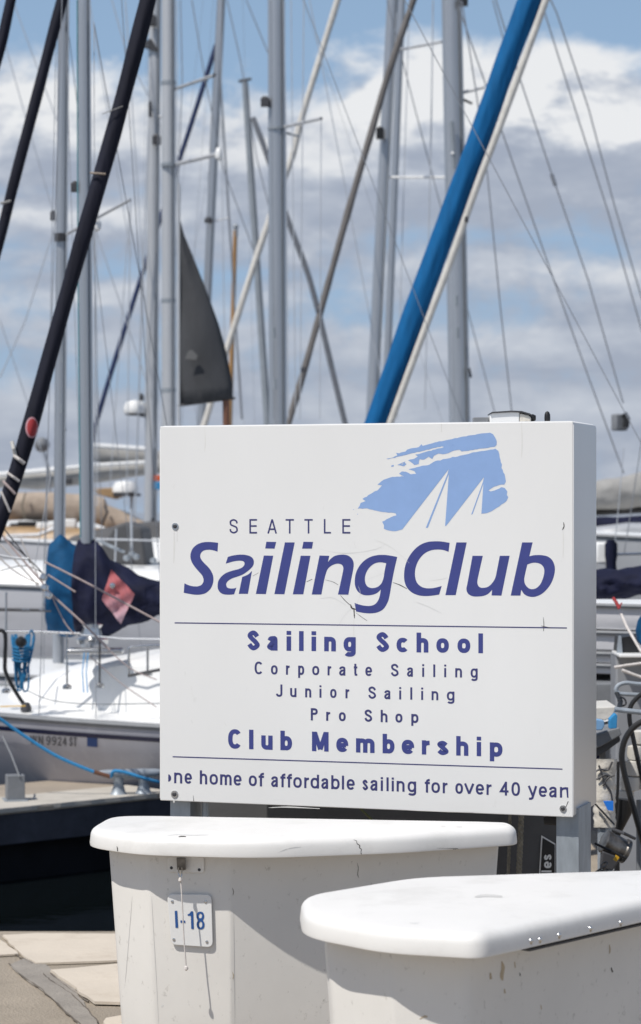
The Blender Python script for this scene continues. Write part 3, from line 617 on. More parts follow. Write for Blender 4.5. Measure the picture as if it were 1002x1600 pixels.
# light fitting on the top of the sign
D6 = on_sign(800, 650).y + 0.12
lt = thing('lamp_housing', P(802, 657, D6), 'small white lamp housing with black lid on top of the sign', 'lamp')
lt.location.z = ST
def pq(px, py): return P(px, py, D6)
q = MB(); prof = [(766, 662), (766, 647), (770, 644.5), (800, 643), (812, 643.5), (812, 662)]
q.prism([pq(*p) for p in prof], (0, 0.10, 0)); q.build('housing', M['white'], lt, bevel=0.003)
q = MB(); prof = [(765, 646.5), (769, 643.6), (800, 641.6), (815, 642.2), (828, 646), (832, 649), (828, 648.5), (815, 644.6), (800, 643.6), (770, 645.4)]
q.prism([pq(*p) + Vector((0, -0.006, 0)) for p in prof], (0, 0.115, 0)); q.build('lid', M['dark'], lt)
q = MB(); q.prism([pq(*p) for p in [(812.5, 662), (812.5, 645.5), (826, 648.5), (830, 652), (830, 662)]], (0, 0.09, 0)); q.build('lens', M['foil'], lt, bevel=0.003)
MB().lathe(pq(835, 652) + Vector((0, 0.045, 0)), [(pxm(5, D6), -0.012), (pxm(6, D6), 0.0), (pxm(4, D6), 0.008)], 14, (1, 0, 0)).build('knob', M['black'], lt)
kb = MB().lathe(pq(857, 657) + Vector((0, 0.03, 0)), [(0.005, -0.02), (0.0075, -0.005), (0.0085, 0.006), (0.008, 0.018), (0.005, 0.025), (0.001, 0.027)], 16).build('rubber_bung', M['black'], base=pq(857, 657) + Vector((0, 0.03, 0)))
tag(kb, 'small black rubber bung standing on the top edge of the sign', 'bung')
q = MB(); q.box(pq(753, 657) + Vector((0, 0.05, 0.002)), (pxm(24, D6), 0.05, pxm(9, D6))); tag(q.build('hinge_plate', M['grey'], bevel=0.002, base=pq(753, 657)), 'flat grey plate on top of the sign beside the lamp housing', 'plate')

# ------------------------------------------------------------------ dock boxes
def poly_round(poly, seg=8):
    """poly: [(x, y, r)] counter-clockwise -> rounded outline"""
    out = []; n = len(poly)
    for i in range(n):
        p = Vector(poly[i][:2]); a = Vector(poly[i - 1][:2]); b2 = Vector(poly[(i + 1) % n][:2]); r = poly[i][2]
        u = (a - p).normalized(); v = (b2 - p).normalized(); ang = u.angle(v); dd = min(r / math.tan(ang / 2), (a - p).length * 0.49, (b2 - p).length * 0.49)
        s_, e_ = p + u * dd, p + v * dd
        for k in range(seg + 1):
            t = k / seg; out.append((s_ * (1 - t) ** 2 + p * 2 * t * (1 - t) + e_ * t * t))
    return out
def inset(pl, dd):
    n = len(pl); out = []
    for i in range(n):
        a, p, b2 = pl[i - 1], pl[i], pl[(i + 1) % n]
        t = (b2 - a); t = t.normalized() if t.length > 1e-7 else Vector((1, 0)); nrm = Vector((-t.y, t.x))   # left of travel = inside for CCW
        out.append(p + nrm * dd)
    return out
def clean(pl):
    out = []
    for p in pl:
        if not out or (p - out[-1]).length > 1e-4: out.append(p)
    return out
def lid_mesh(pl, z0, z1, dome=0.009):
    pl = clean(pl); rings = []
    def ring(dd, z): return [Vector((p.x, p.y, z)) for p in inset(pl, dd)]
    rings.append(ring(0.030, z0 + 0.004)); rings.append(ring(0.006, z0)); rings.append(ring(0.001, z0 + 0.002)); rings.append(ring(0.0, z0 + 0.008))
    r = min(0.022, z1 - z0 - 0.012)
    for k in range(7):
        t = k / 6 * math.pi / 2; rings.append(ring(0.002 + r * (1 - math.cos(t)), z1 - r + r * math.sin(t)))
    cx = sum((p.x for p in pl)) / len(pl); cy = sum((p.y for p in pl)) / len(pl); c = Vector((cx, cy))
    base = inset(pl, 0.002 + r)
    for s_, dz in ((0.9, 0.35), (0.75, 0.65), (0.5, 0.9), (0.25, 1.0), (0.02, 1.0)):
        rings.append([Vector((c.x + (p.x - c.x) * s_, c.y + (p.y - c.y) * s_, z1 + dome * dz)) for p in base])
    return MB().loft(rings)
def inset_poly(poly, dd):
    n = len(poly); out = []
    for i in range(n):
        p = Vector(poly[i][:2]); a = Vector(poly[i - 1][:2]); b2 = Vector(poly[(i + 1) % n][:2])
        u = (p - a).normalized(); v = (b2 - p).normalized(); n1 = Vector((-u.y, u.x)); n2 = Vector((-v.y, v.x))
        bis = (n1 + n2).normalized(); q = p + bis * (dd / max(0.3, bis.dot(n1))); out.append((q.x, q.y, poly[i][2]))
    return out
def body_mesh(poly, z1, taper=0.045, ins=0.0):
    rings = []
    for z, dd in ((0.004, taper + 0.01), (0.02, taper), (z1 * 0.5, taper * 0.5), (z1, 0.0), (z1 + 0.02, 0.002)):
        rings.append([Vector((p.x, p.y, z)) for p in poly_round(inset_poly(poly, ins + dd), 6)])
    return MB().loft(rings)
ZL, ZT = 0.809, 0.857
# first box, behind: broad bowed front facing the camera
lid1 = poly_round([(-0.555, 6.38, 0.10), (-0.590, 6.10, 0.15), (-0.45, 5.95, 0.25), (-0.15, 5.89, 0.5), (0.20, 5.985, 0.6), (0.502, 6.135, 0.05), (0.49, 6.235, 0.05)])
bx1 = thing('dock_box', (-0.1, 6.15, 0), 'white fibreglass dock box with the small I-18 tag on its front', 'dock box', 'dock boxes')
lidA = lid_mesh(lid1, ZL, ZT).build('lid', M['gel'], bx1, smooth=50)
body1 = [(-0.525, 6.35, 0.06), (-0.535, 6.13, 0.04), (-0.43, 6.02, 0.03), (-0.222, 5.975, 0.02), (0.16, 6.06, 0.4), (0.455, 6.185, 0.03), (0.45, 6.34, 0.02)]
bodA = body_mesh(body1, ZL - 0.005, 0.055, 0.0).build('body', M['gelbody'], bx1, smooth=40)
# second box, nearer, cut off by the frame
lid2 = poly_round([(-0.045, 5.04, 0.16), (-0.035, 4.80, 0.22), (0.12, 4.625, 0.22), (0.30, 4.565, 0.05), (1.02, 5.39, 0.06), (0.98, 5.46, 0.05), (0.20, 5.30, 0.25)])
bx2 = thing('dock_box', (0.45, 5.0, 0), 'white fibreglass dock box with a row of rivets along its shaded lid edge', 'dock box', 'dock boxes')
lidB = lid_mesh(lid2, ZL, ZT).build('lid', M['gel'], bx2, smooth=50)
body2 = [(0.005, 4.99, 0.06), (0.012, 4.85, 0.05), (0.135, 4.70, 0.03), (0.285, 4.655, 0.03), (0.95, 5.405, 0.05), (0.20, 5.25, 0.2)]
bodB = body_mesh(body2, ZL - 0.005, 0.055, 0.0).build('body', M['gelbody'], bx2, smooth=40)
# rivets and hinge seam on the second lid
ra, rb = Vector((0.30, 4.565)), Vector((1.02, 5.39)); rt = (rb - ra).normalized(); rn = Vector((rt.y, -rt.x))
def on_line(px, py, lift):
    a = (px - 501.0) / F; A = ra + rn * lift
    t = (a * A.y - A.x) / (rt.x - a * rt.y); D = A.y + t * rt.y
    return Vector((a * D, D, EYE - (py - 800.0) / F * D))
for px, py in ((829, 1470), (843, 1468), (873, 1461), (922, 1450.5), (969, 1441.5), (1020, 1430), (1070, 1420)):
    c = on_line(px, py, -0.002); MB().lathe(c, [(0.0052, 0), (0.005, 0.002), (0.0035, 0.0042), (0.001, 0.005)], 14, (rn.x, rn.y, 0)).build('rivet', M['steel'], bx2)
    MB().lathe(c - Vector((0, 0, 0.0035)), [(0.0042, 0.0005), (0.0042, 0.002)], 10, (rn.x, rn.y, 0)).build('rust_mark', M['rust'], bx2)
q = MB(); a_ = on_line(821, 1489, -0.012); b_ = on_line(1120, 1420, -0.012); a_.z = b_.z = ZL - 0.004
q.box((a_ + b_) / 2, ((b_ - a_).length, 0.02, 0.0035), math.atan2(rt.y, rt.x)); q.build('hinge', M['dark'], bx2, smooth=0)

# hasp, tag and cord on the first box
na = Vector((-0.43, 6.02)); nb = Vector((-0.222, 5.975)); bt = (nb - na).normalized(); bn = Vector((bt.y, -bt.x))
def tan_z(z): return 0.055 * (1 - z / ZL)
def on_box(px, py, lift=0.0):
    a = (px - 501.0) / F; D = 6.0
    for _ in range(6):
        z = EYE - (py - 800.0) / F * D; A = na + bn * (lift - tan_z(z))
        t = (a * A.y - A.x) / (bt.x - a * bt.y); D = A.y + t * bt.y
    return Vector((a * D, D, EYE - (py - 800.0) / F * D))
def plate(name, pix, th, m, parent, lift=0.001):
    q = MB(); f_ = [on_box(x, y, lift + th) for x, y in pix]; n = len(f_); bk = [on_box(x, y, lift) for x, y in pix]
    q.add(f_ + bk, [tuple(range(n)), tuple(range(2 * n - 1, n - 1, -1))] + [(i, n + i, n + (i + 1) % n, (i + 1) % n) for i in range(n)])
    return q.build(name, m, parent, smooth=30, bevel=0.0012)
def rrect(c4, r, seg=5):
    pl = poly_round([(x, y, r) for x, y in c4], seg); return [(p.x, p.y) for p in pl]
hp = plate('hasp_plate', rrect([(262, 1338), (319, 1338), (319, 1364), (262, 1362.5)], 5), 0.006, M['gel'], bx1)
for px, py in ((268, 1356), (311.5, 1359)): MB().lathe(on_box(px, py, 0.007), [(0.004, 0), (0.0035, 0.0012), (0.001, 0.0018)], 10, (bn.x, bn.y, 0)).build('screw', M['dark'], hp)
plate('latch', [(276, 1340), (290.5, 1341), (290.5, 1359), (287, 1360), (277, 1359)], 0.016, M['brass'], bx1, 0.0075)
q = MB(); q.tube(spline3([on_box(279, 1356, 0.03), on_box(279.5, 1366, 0.042), on_box(282, 1372, 0.045), on_box(284.5, 1366, 0.042), on_box(284.5, 1356, 0.03)], 5), 0.0016, 6); q.build('ring', M['steel'], bx1)
cord = MB(); cord.tube(spline3([on_box(281.5, 1371, 0.045), on_box(283, 1381, 0.046), on_box(284, 1395, 0.050), on_box(285.8, 1430, 0.054), on_box(287.5, 1465, 0.057), on_box(289.5, 1490, 0.059), on_box(291, 1511, 0.060)], 6), 0.0018, 7)
cord.lathe(on_box(281.8, 1375, 0.0455), [(0.001, -0.006), (0.0048, -0.002), (0.0042, 0.003), (0.001, 0.007)], 10)
cord.lathe(on_box(291.2, 1512.5, 0.060), [(0.001, -0.007), (0.0052, -0.003), (0.0048, 0.003), (0.001, 0.007)], 10)
tag(cord.build('cord', M['ropew'], base=on_box(291, 1511, 0.06)), 'thin white knotted cord hanging from the latch in front of the I-18 tag', 'cord')
tg = thing('number_tag', on_box(297, 1481, 0.002), 'small square white tag reading I-18 screwed to the dock box', 'tag')
plate('plate', rrect([(261.2, 1397), (330.5, 1397.8), (333, 1480.5), (268, 1476)], 9), 0.0035, M['tagwhite'], tg, 0.006)
for px, py in ((269.5, 1408.5), (321.5, 1409), (272, 1468), (323.5, 1471.5)): MB().lathe(on_box(px, py, 0.0095), [(0.0042, 0), (0.0036, 0.0015), (0.001, 0.002)], 10, (bn.x, bn.y, 0)).build('screw', M['steel'], tg)
def tpx(x, y): return Vector((250 + x / 10.0, 1330 + y / 10.0))
I_ = [tpx(*p) for p in ((232, 932), (270, 930), (286, 1196), (243, 1196))]
dash = [[tpx(*p) for p in ((320, 1082), (350, 1082), (350, 1118), (322, 1118))], [tpx(*p) for p in ((368, 1084), (396, 1086), (398, 1120), (370, 1118))]]
one = [tpx(*p) for p in ((520, 940), (530, 1216), (490, 1214), (484, 1010), (436, 1006), (430, 990), (462, 975), (486, 938))]
def oval(cx, cy, rx, ry, n=28): return [tpx(cx + rx * math.cos(2 * math.pi * k / n) * (1 if True else 0), cy + ry * math.sin(2 * math.pi * k / n)) for k in range(n)]
e_out = smooth_pts([(250 + x / 10, 1330 + y / 10) for x, y in ((632, 945), (672, 958), (690, 1000), (688, 1045), (672, 1078), (692, 1115), (697, 1160), (680, 1205), (640, 1222), (598, 1210), (577, 1170), (576, 1120), (596, 1080), (575, 1045), (572, 1000), (590, 958))], True, 5)
V, Fc = fill2d([I_] + dash + [one] + [e_out, oval(632, 1012, 26, 38), oval(636, 1146, 27, 46)])
q = MB(); q.add([on_box(v.x, v.y, 0.0105) for v in V], Fc); q.build('lettering', M['tag_ink'], tg, smooth=0)

# marks on lids and bodies
vA, vB, wA, wB = bvh_of(lidA), bvh_of(lidB), bvh_of(bodA), bvh_of(bodB)
M['ghost'] = mat('gelcoat_faint_mark', (0.60, 0.59, 0.57), 0.8)
for pts, wd, m in (([(552, 1312), (557, 1314), (558, 1318), (562, 1321), (562, 1325), (565, 1327), (564, 1331), (566, 1336)], 1.2, 'crack'), ([(262, 1306), (278, 1304), (300, 1305), (326, 1304.5)], 1.3, 'crackpale'), ([(279, 1308), (284, 1307), (291, 1307.5)], 1.8, 'crack'), ([(183, 1322), (184, 1326), (184, 1330)], 1.6, 'crack'),
                   ([(435, 1332), (450, 1326), (470, 1323)], 0.9, 'ghost'), ([(708, 1327), (712, 1326), (717, 1327)], 2.0, 'crackdim'), ([(690, 1291), (696, 1291)], 1.0, 'crackpale'), ([(714, 1292), (722, 1292)], 1.2, 'crackpale')):
    scratch('lid_crack', pts, wd, M[m], parent=bx1, fn=lambda v: cast(vA, v.x, v.y, 0.0006))
for pts, wd, m in (([(742, 1401.5), (760, 1399.5), (785, 1401)], 5, 'ghost'), ([(640, 1442), (648, 1443), (655, 1442)], 1.6, 'crackpale'), ([(600, 1493), (604, 1496), (608, 1495)], 2.4, 'rust')):
    scratch('lid_scuff', pts, wd, M[m], parent=bx2, fn=lambda v: cast(vB, v.x, v.y, 0.0006))
for pts, wd, m in (([(558, 1348), (560, 1356), (559, 1366), (561, 1372)], 1.2, 'crackdim'), ([(363, 1387), (365, 1393), (364, 1399)], 1.2, 'crackdim'), ([(207, 1400), (203, 1450), (199, 1500), (196, 1535)], 0.9, 'ghost'), ([(237, 1400), (241, 1470), (245, 1540), (248, 1600)], 0.9, 'ghost'), ([(365, 1425), (366, 1500), (367, 1600)], 0.9, 'ghost'),
                   ([(252, 1573), (256, 1570)], 1.2, 'crackpale'), ([(363, 1518), (365, 1524), (364, 1530)], 1.4, 'rust')):
    scratch('body_mark', pts, wd, M[m], parent=bx1, fn=lambda v: cast(wA, v.x, v.y, 0.0006))  # two of these lines draw the facet creases darker than the body
for pts, wd, m in (([(784, 1502), (786, 1512), (784, 1524), (785, 1532)], 6, 'rust'), ([(766, 1520), (767, 1530)], 4, 'rust'), ([(788, 1545), (789, 1552)], 3, 'rust'), ([(952, 1476), (953, 1484), (952, 1490)], 2.5, 'rust'), ([(804, 1503), (805, 1512)], 2.5, 'rust'), ([(812, 1520), (813, 1525)], 2, 'crack'), ([(955, 1512), (957, 1519)], 2.2, 'crack'), ([(656, 1592), (664, 1588), (668, 1589)], 3.5, 'rust'), ([(845, 1570), (846, 1577)], 2, 'rust')):
    scratch('rust_stain', pts, wd, M[m], parent=bx2, fn=lambda v: cast(wB, v.x, v.y, 0.0006))

# ------------------------------------------------------------------ things under and beside the sign
lk = thing('storage_locker', (0.2, 7.75, 0), 'dark grey storage locker standing in shade behind the sign posts', 'locker')
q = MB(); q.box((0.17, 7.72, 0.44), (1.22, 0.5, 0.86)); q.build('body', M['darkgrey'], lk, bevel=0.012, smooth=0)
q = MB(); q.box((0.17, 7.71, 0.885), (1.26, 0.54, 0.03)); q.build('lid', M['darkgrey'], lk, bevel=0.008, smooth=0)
DF = 7.465
q = MB(); q.add([P(846, 1305, DF), P(868, 1318, DF), P(868, 1374, DF), P(842, 1374, DF)], [(0, 1, 2, 3)]); st = q.build('sticker', M['white'], lk, smooth=0)
q = MB(); q.add([P(848, 1309, DF - 0.002), P(867, 1320, DF - 0.002), P(867, 1374, DF - 0.002), P(844.2, 1374, DF - 0.002)], [(0, 1, 2, 3)]); q.build('sticker_field', M['black'], st, smooth=0)
# vertical lettering, reading upwards
V, Fc = letters_px([('l', 0, 3), ('e', 6.5, 17), ('s', 19, 28)], lambda x: 0, 16, 3.0)
q = MB(); q.add([P(862 + v.y, 1363 - v.x, DF - 0.004 - l_ * 0.0002) for v, l_ in V], Fc); q.build('lettering', M['white'], st, smooth=0)
def twisted(pts, r, name, m, label, cat, group=None):
    pts = spline3(pts, 24); q = MB(); n = len(pts)
    for s_ in range(3):
        line = []
        for i, p in enumerate(pts):
            an = 2 * math.pi * (i / 9.0 + s_ / 3.0); line.append(p + Vector((math.cos(an), math.sin(an), 0)) * r * 0.5)
        q.tube(line, r * 0.58, 6)
    return tag(q.build(name, m, base=pts[-1]), label, cat, group)
twisted([P(815, 1270, 7.4), P(813, 1320, 7.4), P(811, 1375, 7.4), P(812, 1460, 7.4)], pxm(4.6, 7.4), 'rope', M['ropek'], 'khaki twisted rope hanging in front of the dark locker, nearest the right post', 'rope')
twisted([P(797, 1272, 7.42), P(796, 1320, 7.42), P(794, 1380, 7.42), P(795, 1460, 7.42)], pxm(2.8, 7.42), 'rope', M['ropek'], 'thin dull rope hanging on the dark locker beside the thicker khaki rope', 'rope')
q = MB(); q.tube([P(562, 1262, 7.3), P(585, 1284, 7.3), P(600, 1300, 7.3)], [0.012, 0.012, 0.012], 8, flat=0.3); tag(q.build('webbing_strap', mat('strap_olive', (0.13, 0.13, 0.05), 0.8), base=P(600, 1300, 7.3)), 'olive webbing strap slung under the sign above the dock box', 'strap')

# ------------------------------------------------------------------ boats
def hull_funcs(L, B, fb):
    def hb(t): return (B / 2) * ((1 - (1 - t / 0.58) ** 2.1) if t < 0.58 else (1 - 0.30 * ((t - 0.58) / 0.42) ** 2))
    def sh(t): return fb * (1 + 0.20 * (1 - t) ** 2)
    return hb, sh
def add_hull(root, mastxy, ang, L, B, zr, mats, mast_t=0.38, cabin=None, cabin_mat=None, stripe=None, windows=True, flare=False):
    """zr: height of the rail amidships above z=0 (water at WATER). ang: direction of the bow in the plan."""
    fb = zr - WATER; hb, sh = hull_funcs(L, B, fb); dx = Vector((math.cos(ang), math.sin(ang))); lx = Vector((-dx.y, dx.x)); m0 = Vector(mastxy)
    def W_(t, lat, z):
        p = m0 + dx * (mast_t - t) * L + lx * lat; return Vector((p.x, p.y, WATER + z))
    NT = 26; ts = [0.004 + 0.996 * k / (NT - 1) for k in range(NT)]
    rings = []
    for t in ts:
        b_ = max(hb(t), 0.012); s_ = sh(t); rake = (1 - t) ** 4 * 0.05
        sec = [(1.0, s_), (1.0, s_ - 0.05), (0.985, s_ * 0.72), (0.93, s_ * 0.45), (0.82, s_ * 0.2), (0.66, -0.02), (0.40, -0.22), (0.0, -0.36)]
        if flare: sec = [(1.0, s_), (0.995, s_ - 0.05), (0.93, s_ * 0.76), (0.80, s_ * 0.45), (0.66, s_ * 0.2), (0.52, -0.02), (0.34, -0.22), (0.0, -0.36)]
        ring = [W_(min(1, t + rake * (1 - z / max(s_, .1)) * 2), b_ * f_, z) for f_, z in sec] + [W_(min(1, t + rake * (1 - z / max(s_, .1)) * 2), -b_ * f_, z) for f_, z in reversed(sec[:-1])]
        rings.append(ring)
    h = MB().loft(rings, cap=True, closed=False).build('hull', mats[0], root, smooth=40)
    # deck
    q = MB(); drings = []
    for t in ts:
        b_ = max(hb(t), 0.012) ; s_ = sh(t)
        drings.append([W_(t, b_ * f_, s_ + 0.006 + 0.045 * (1 - f_ * f_)) for f_ in (0.995, 0.8, 0.5, 0.2, -0.2, -0.5, -0.8, -0.995)])
    q.loft(drings, cap=False, closed=False); q.build('deck', mats[1], root, smooth=60)
    q = MB()
    for sgn in (1, -1): q.tube([W_(t, sgn * max(hb(t), 0.012), sh(t) + 0.012) for t in ts], 0.022, 6)
    q.build('rub_rail', M['grey'], root)
    if stripe:
        q = MB()
        for sgn in (1, -1):
            rr = [[W_(t, sgn * (max(hb(t), .012) * f_ + 0.006), z) for f_, z in ((0.997 if flare else 0.998, sh(t) - (0.052 if flare else 0.09)), (0.984 if flare else 0.994, sh(t) - (0.080 if flare else 0.125)))] for t in ts]
            q.loft(rr, cap=False, closed=False)
        q.build('stripe', stripe, root, smooth=60)
    if cabin:
        t0, t1, wf, hh = cabin; crs = []; cts = [t0 + (t1 - t0) * k / 12 for k in range(13)]
        for k, t in enumerate(cts):
            f = min(1, (k / 12) / 0.35) ** 0.7; b_ = hb(t) * wf * (0.45 + 0.55 * f); s_ = sh(t) + 0.02; z_ = s_ + hh * (0.15 + 0.85 * f)
            crs.append([W_(t, b_, s_), W_(t, b_ * 0.93, z_ - 0.03), W_(t, b_ * 0.86, z_), W_(t, b_ * 0.4, z_ + 0.04), W_(t, -b_ * 0.4, z_ + 0.04), W_(t, -b_ * 0.86, z_), W_(t, -b_ * 0.93, z_ - 0.03), W_(t, -b_, s_)])
        cb = MB().loft(crs, cap=True, closed=False).build('cabin', cabin_mat or mats[1], root, smooth=45)
        if windows:
            for sgn in (1, -1):
                for (ta, tb) in ((0.50, 0.66), (0.72, 0.86)):
                    q = MB(); pp = []
                    for t_ in (ta, tb):
                        t = t0 + (t1 - t0) * t_; b_ = hb(t) * wf; s_ = sh(t) + 0.02
                        pp.append((W_(t, sgn * (b_ * 0.975 + 0.006), s_ + hh * 0.35), W_(t, sgn * (b_ * 0.945 + 0.006), s_ + hh * 0.72)))
                    q.add([pp[0][0], pp[1][0], pp[1][1], pp[0][1]], [(0, 1, 2, 3)]); q.build('window', M['glass'], cb, smooth=0)
    return W_, hb, sh
def mast_tube(root, top, bot, D, wpx, m, H=None, taper=0.85, n=16, foot=None):
    """straight spar through two points seen in the photograph; runs up to the height H when that lies beyond the frame, and down to z=foot"""
    a, b_ = P(*top, D), P(*bot, D); dv = (a - b_)
    if H is not None: a = b_ + dv * ((H - b_.z) / dv.z)
    if foot is not None: b_ = b_ - dv * ((b_.z - foot) / dv.z)
    r = pxm(wpx, D) / 2
    pts = [b_ + (a - b_) * k / 8 for k in range(9)]
    o = MB().tube(pts, [r * (1 + (taper - 1) * (k / 8) ** 2) for k in range(9)], n).build('mast', m, root)
    off = Vector((r * 0.62, -r * 0.80, 0)); MB().tube([p + off for p in pts], [r * 0.11] * 9, 6).build('sail_track', M['track'], o)
    return o, a, b_
def px_tube(name, pts, D, wpx, m, parent=None, n=8, flat=1.0, k=1, **kw):
    """round bar through points given as (x, y[, distance])"""
    w_ = [P(p[0], p[1], p[2] if len(p) > 2 else D) for p in pts]
    if k > 1: w_ = spline3(w_, k)
    return MB().tube(w_, pxm(wpx, D) / 2, n, flat=flat).build(name, m, parent, **kw)
def furl(root, pts, D, wpx, m, wob=0.02, n=24, name='furled_sail', fold=0.05):
    w_ = spline3([P(p[0], p[1], p[2] if len(p) > 2 else D) for p in pts], 14); r = pxm(wpx, D) / 2
    q = MB(); rings = []; run = 0.0
    for i, p in enumerate(w_):
        t = (w_[min(i + 1, len(w_) - 1)] - w_[max(i - 1, 0)]).normalized(); u = Vector((0, 1, 0)).cross(t).normalized(); v = t.cross(u)
        if i: run += (p - w_[i - 1]).length
        rr = r * (1 + wob * math.sin(run * 5.1) + wob * 0.7 * math.sin(run * 11.3 + 1)); ring = []
        for k in range(n):
            an = 2 * math.pi * k / n; f_ = 1 + fold * (max(0.0, math.sin(an * 2 + run * 2.1)) ** 3 - 0.3) + fold * 0.6 * math.sin(an * 5 - run * 3.3) + fold * 0.35 * math.sin(an * 9 + run * 6.5)
            ring.append(p + (u * math.cos(an) + v * math.sin(an)) * rr * f_)
        rings.append(ring)
    q.loft(rings); return q.build(name, m, root, smooth=70)
def spreader(mast, a, b_, D, m=None, wpx=5, Db=None):
    return px_tube('spreader', [a, (b_[0], b_[1], Db or D)], D, wpx, m or M['mast2'], mast)
def lampbox(mast, px, py, D, w=11, h=14, m=None):
    q = MB(); q.box(P(px, py, D) + Vector((0, 0, 0)), (pxm(w, D), pxm(w, D), pxm(h, D))); q.lathe(P(px, py - h * 0.5, D), [(pxm(w * .4, D), 0), (pxm(w * .3, D), pxm(3, D))], 10)
    return q.build('mast_lamp', m or M['dark'], mast, bevel=0.004)
def stays(root, top, W_, hb, sh, chain_t, H=None, r=0.003, m=None, back=True):
    m = m or M['wire']
    for sgn in (1, -1):
        px = W_(chain_t, sgn * hb(chain_t) * 0.92, sh(chain_t)); MB().tube([top, px], r, 5).build('shroud', m, root)
        px2 = W_(chain_t + 0.05, sgn * hb(chain_t) * 0.90, sh(chain_t)); mid = top * 0.52 + W_(0.38, 0, sh(.38)) * 0.48
        MB().tube([mid, px2], r, 5).build('shroud', m, root)
    if back: MB().tube([top, W_(0.99, 0, sh(0.99))], r, 5).build('backstay', m, root)

# --- boat with the navy sail cover, broadside along the finger pier
DB = 16.0
mxy = P(136, 800, DB); ang1 = math.pi - R(17)
b1 = thing('sailboat', (mxy.x, mxy.y, WATER), 'white sloop numbered WN 9924 ST with a bulky navy sail cover on its boom', 'sailboat', 'moored sailboats')
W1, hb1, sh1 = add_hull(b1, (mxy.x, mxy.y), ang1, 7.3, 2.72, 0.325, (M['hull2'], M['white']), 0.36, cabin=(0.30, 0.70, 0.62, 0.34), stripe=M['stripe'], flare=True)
m1, top1, bot1 = mast_tube(b1, (132, 0), (136, 840), DB, 20.5, M['mast'], H=9.0, foot=0.7)
lampbox(m1, 117, 293, DB); px_tube('halyard', [(121, 0), (122, 400), (126, 840)], DB - 0.1, 2.4, mat('halyard_green', (0.10, 0.26, 0.30), 0.7), m1)
px_tube('mast_band', [(127, 748), (147, 748)], DB, 3, M['dark'], m1)
stays(b1, top1, W1, hb1, sh1, 0.38)
for pts in ([(48, 1116), (120, 1126)],):
    pass
# registration on the bow, on the hull side nearest the camera
hv = bvh_of(next(o for o in b1.children if o.name.startswith('hull')))
def on_hull1(px, py): return cast(hv, px, py, 0.006)
RG = [('W', 48, 59), ('N', 61, 68.5), ('9', 73, 80), ('9', 82, 89), ('2', 91, 97), ('4', 98.5, 105), ('S', 109, 114.5), ('T', 115.5, 121)]
V, Fc = letters_px(RG, lineq(48, 1162, 120, 1165.5), 14, 1.9)
q = MB(); q.add([on_hull1(v.x, v.y) + Vector((0, -0.002 * l_, 0)) for v, l_ in V], Fc); q.build('lettering', M['textgrey'], b1, smooth=0)
q = MB(); q.add([on_hull1(*p) for p in ((137, 1149), (153, 1150), (153, 1166.5), (137, 1165.5))], [(0, 1, 2, 3)]); q.build('sticker', M['stripe'], b1, smooth=0).data.materials[0] = mat('sticker_blue', (0.02, 0.07, 0.24), 0.5)
# boom with its cover
def cover(root, secs, D, m, depth, wr=0.05, name='sail_cover', n=36):
    xs = [s_[0] for s_ in secs]; rings = []; K = 10; allx = []
    for i in range(len(secs) - 1):
        for k in range(K): allx.append(xs[i] + (xs[i + 1] - xs[i]) * k / K)
    allx.append(xs[-1])
    def val(x, c):
        for i in range(len(secs) - 1):
            if xs[i] <= x <= xs[i + 1]:
                t = (x - xs[i]) / (xs[i + 1] - xs[i]); t = t * t * (3 - 2 * t) if False else t
                return secs[i][c] + (secs[i + 1][c] - secs[i][c]) * t
    for j, x in enumerate(allx):
        yt, yb = val(x, 1), val(x, 2); yc, hh = (yt + yb) / 2, (yb - yt) / 2; ring = []
        Dx = val(x, 3) if len(secs[0]) > 3 else D
        for k in range(n):
            a = 2 * math.pi * k / n; wv = 1 + wr * math.sin(a * 3 + x * 0.11) + wr * math.sin(a * 5 - x * 0.07 + 2) * 0.7 + wr * 0.4 * math.sin(x * 0.19 + a * 2) + (wr * 0.5 * math.sin(a * 9 + x * 0.13) + wr * 0.35 * math.sin(a * 13 - x * 0.05) if n > 24 else 0)
            ring.append(P(x, yc - hh * math.sin(a) * wv, Dx) + Vector((0, -math.cos(a) * depth * (wv + wr * 3.0 * (0.6 - abs(math.sin(x * 0.055 + a * 1.9))) + wr * 1.4 * (0.6 - abs(math.sin(x * 0.10 - a * 3.1 + 1)))) * min(1, 0.35 + hh / 50), 0)))
        rings.append(ring)
    return MB().loft(rings).build(name, m, root, smooth=70)
secs = [(117, 860, 980), (121, 846, 988), (137, 843, 990), (158, 852, 989), (172, 870, 987), (190, 886, 984), (215, 898, 974), (247, 908, 961), (330, 912, 955), (500, 906, 950), (700, 898, 944), (860, 893, 941), (935, 891, 939), (1002, 885, 930), (1080, 890, 925), (1095, 900, 915)]
cv1 = cover(b1, [s_ + (DB - max(0, (s_[0] - 136)) / 3800 * 16 * 0.3,) for s_ in secs], DB, M['navy'], 0.20, 0.055)
def tagpt(u, v):
    a, b_, c_, d_ = (174, 890), (211, 928), (189, 975), (159, 937)
    x = a[0] * (1 - u) * (1 - v) + b_[0] * u * (1 - v) + c_[0] * u * v + d_[0] * (1 - u) * v
    y = a[1] * (1 - u) * (1 - v) + b_[1] * u * (1 - v) + c_[1] * u * v + d_[1] * (1 - u) * v
    return x, y
def tag3(u, v):
    x, y = tagpt(u, v); s_ = max(-0.95, min(0.95, (y - 936) / 62))
    return P(x, y, DB - 0.34 - 0.05 * math.cos(s_ * 1.5) + 0.006 * math.sin(u * 9 + v * 4))
q = MB(); NN = 14
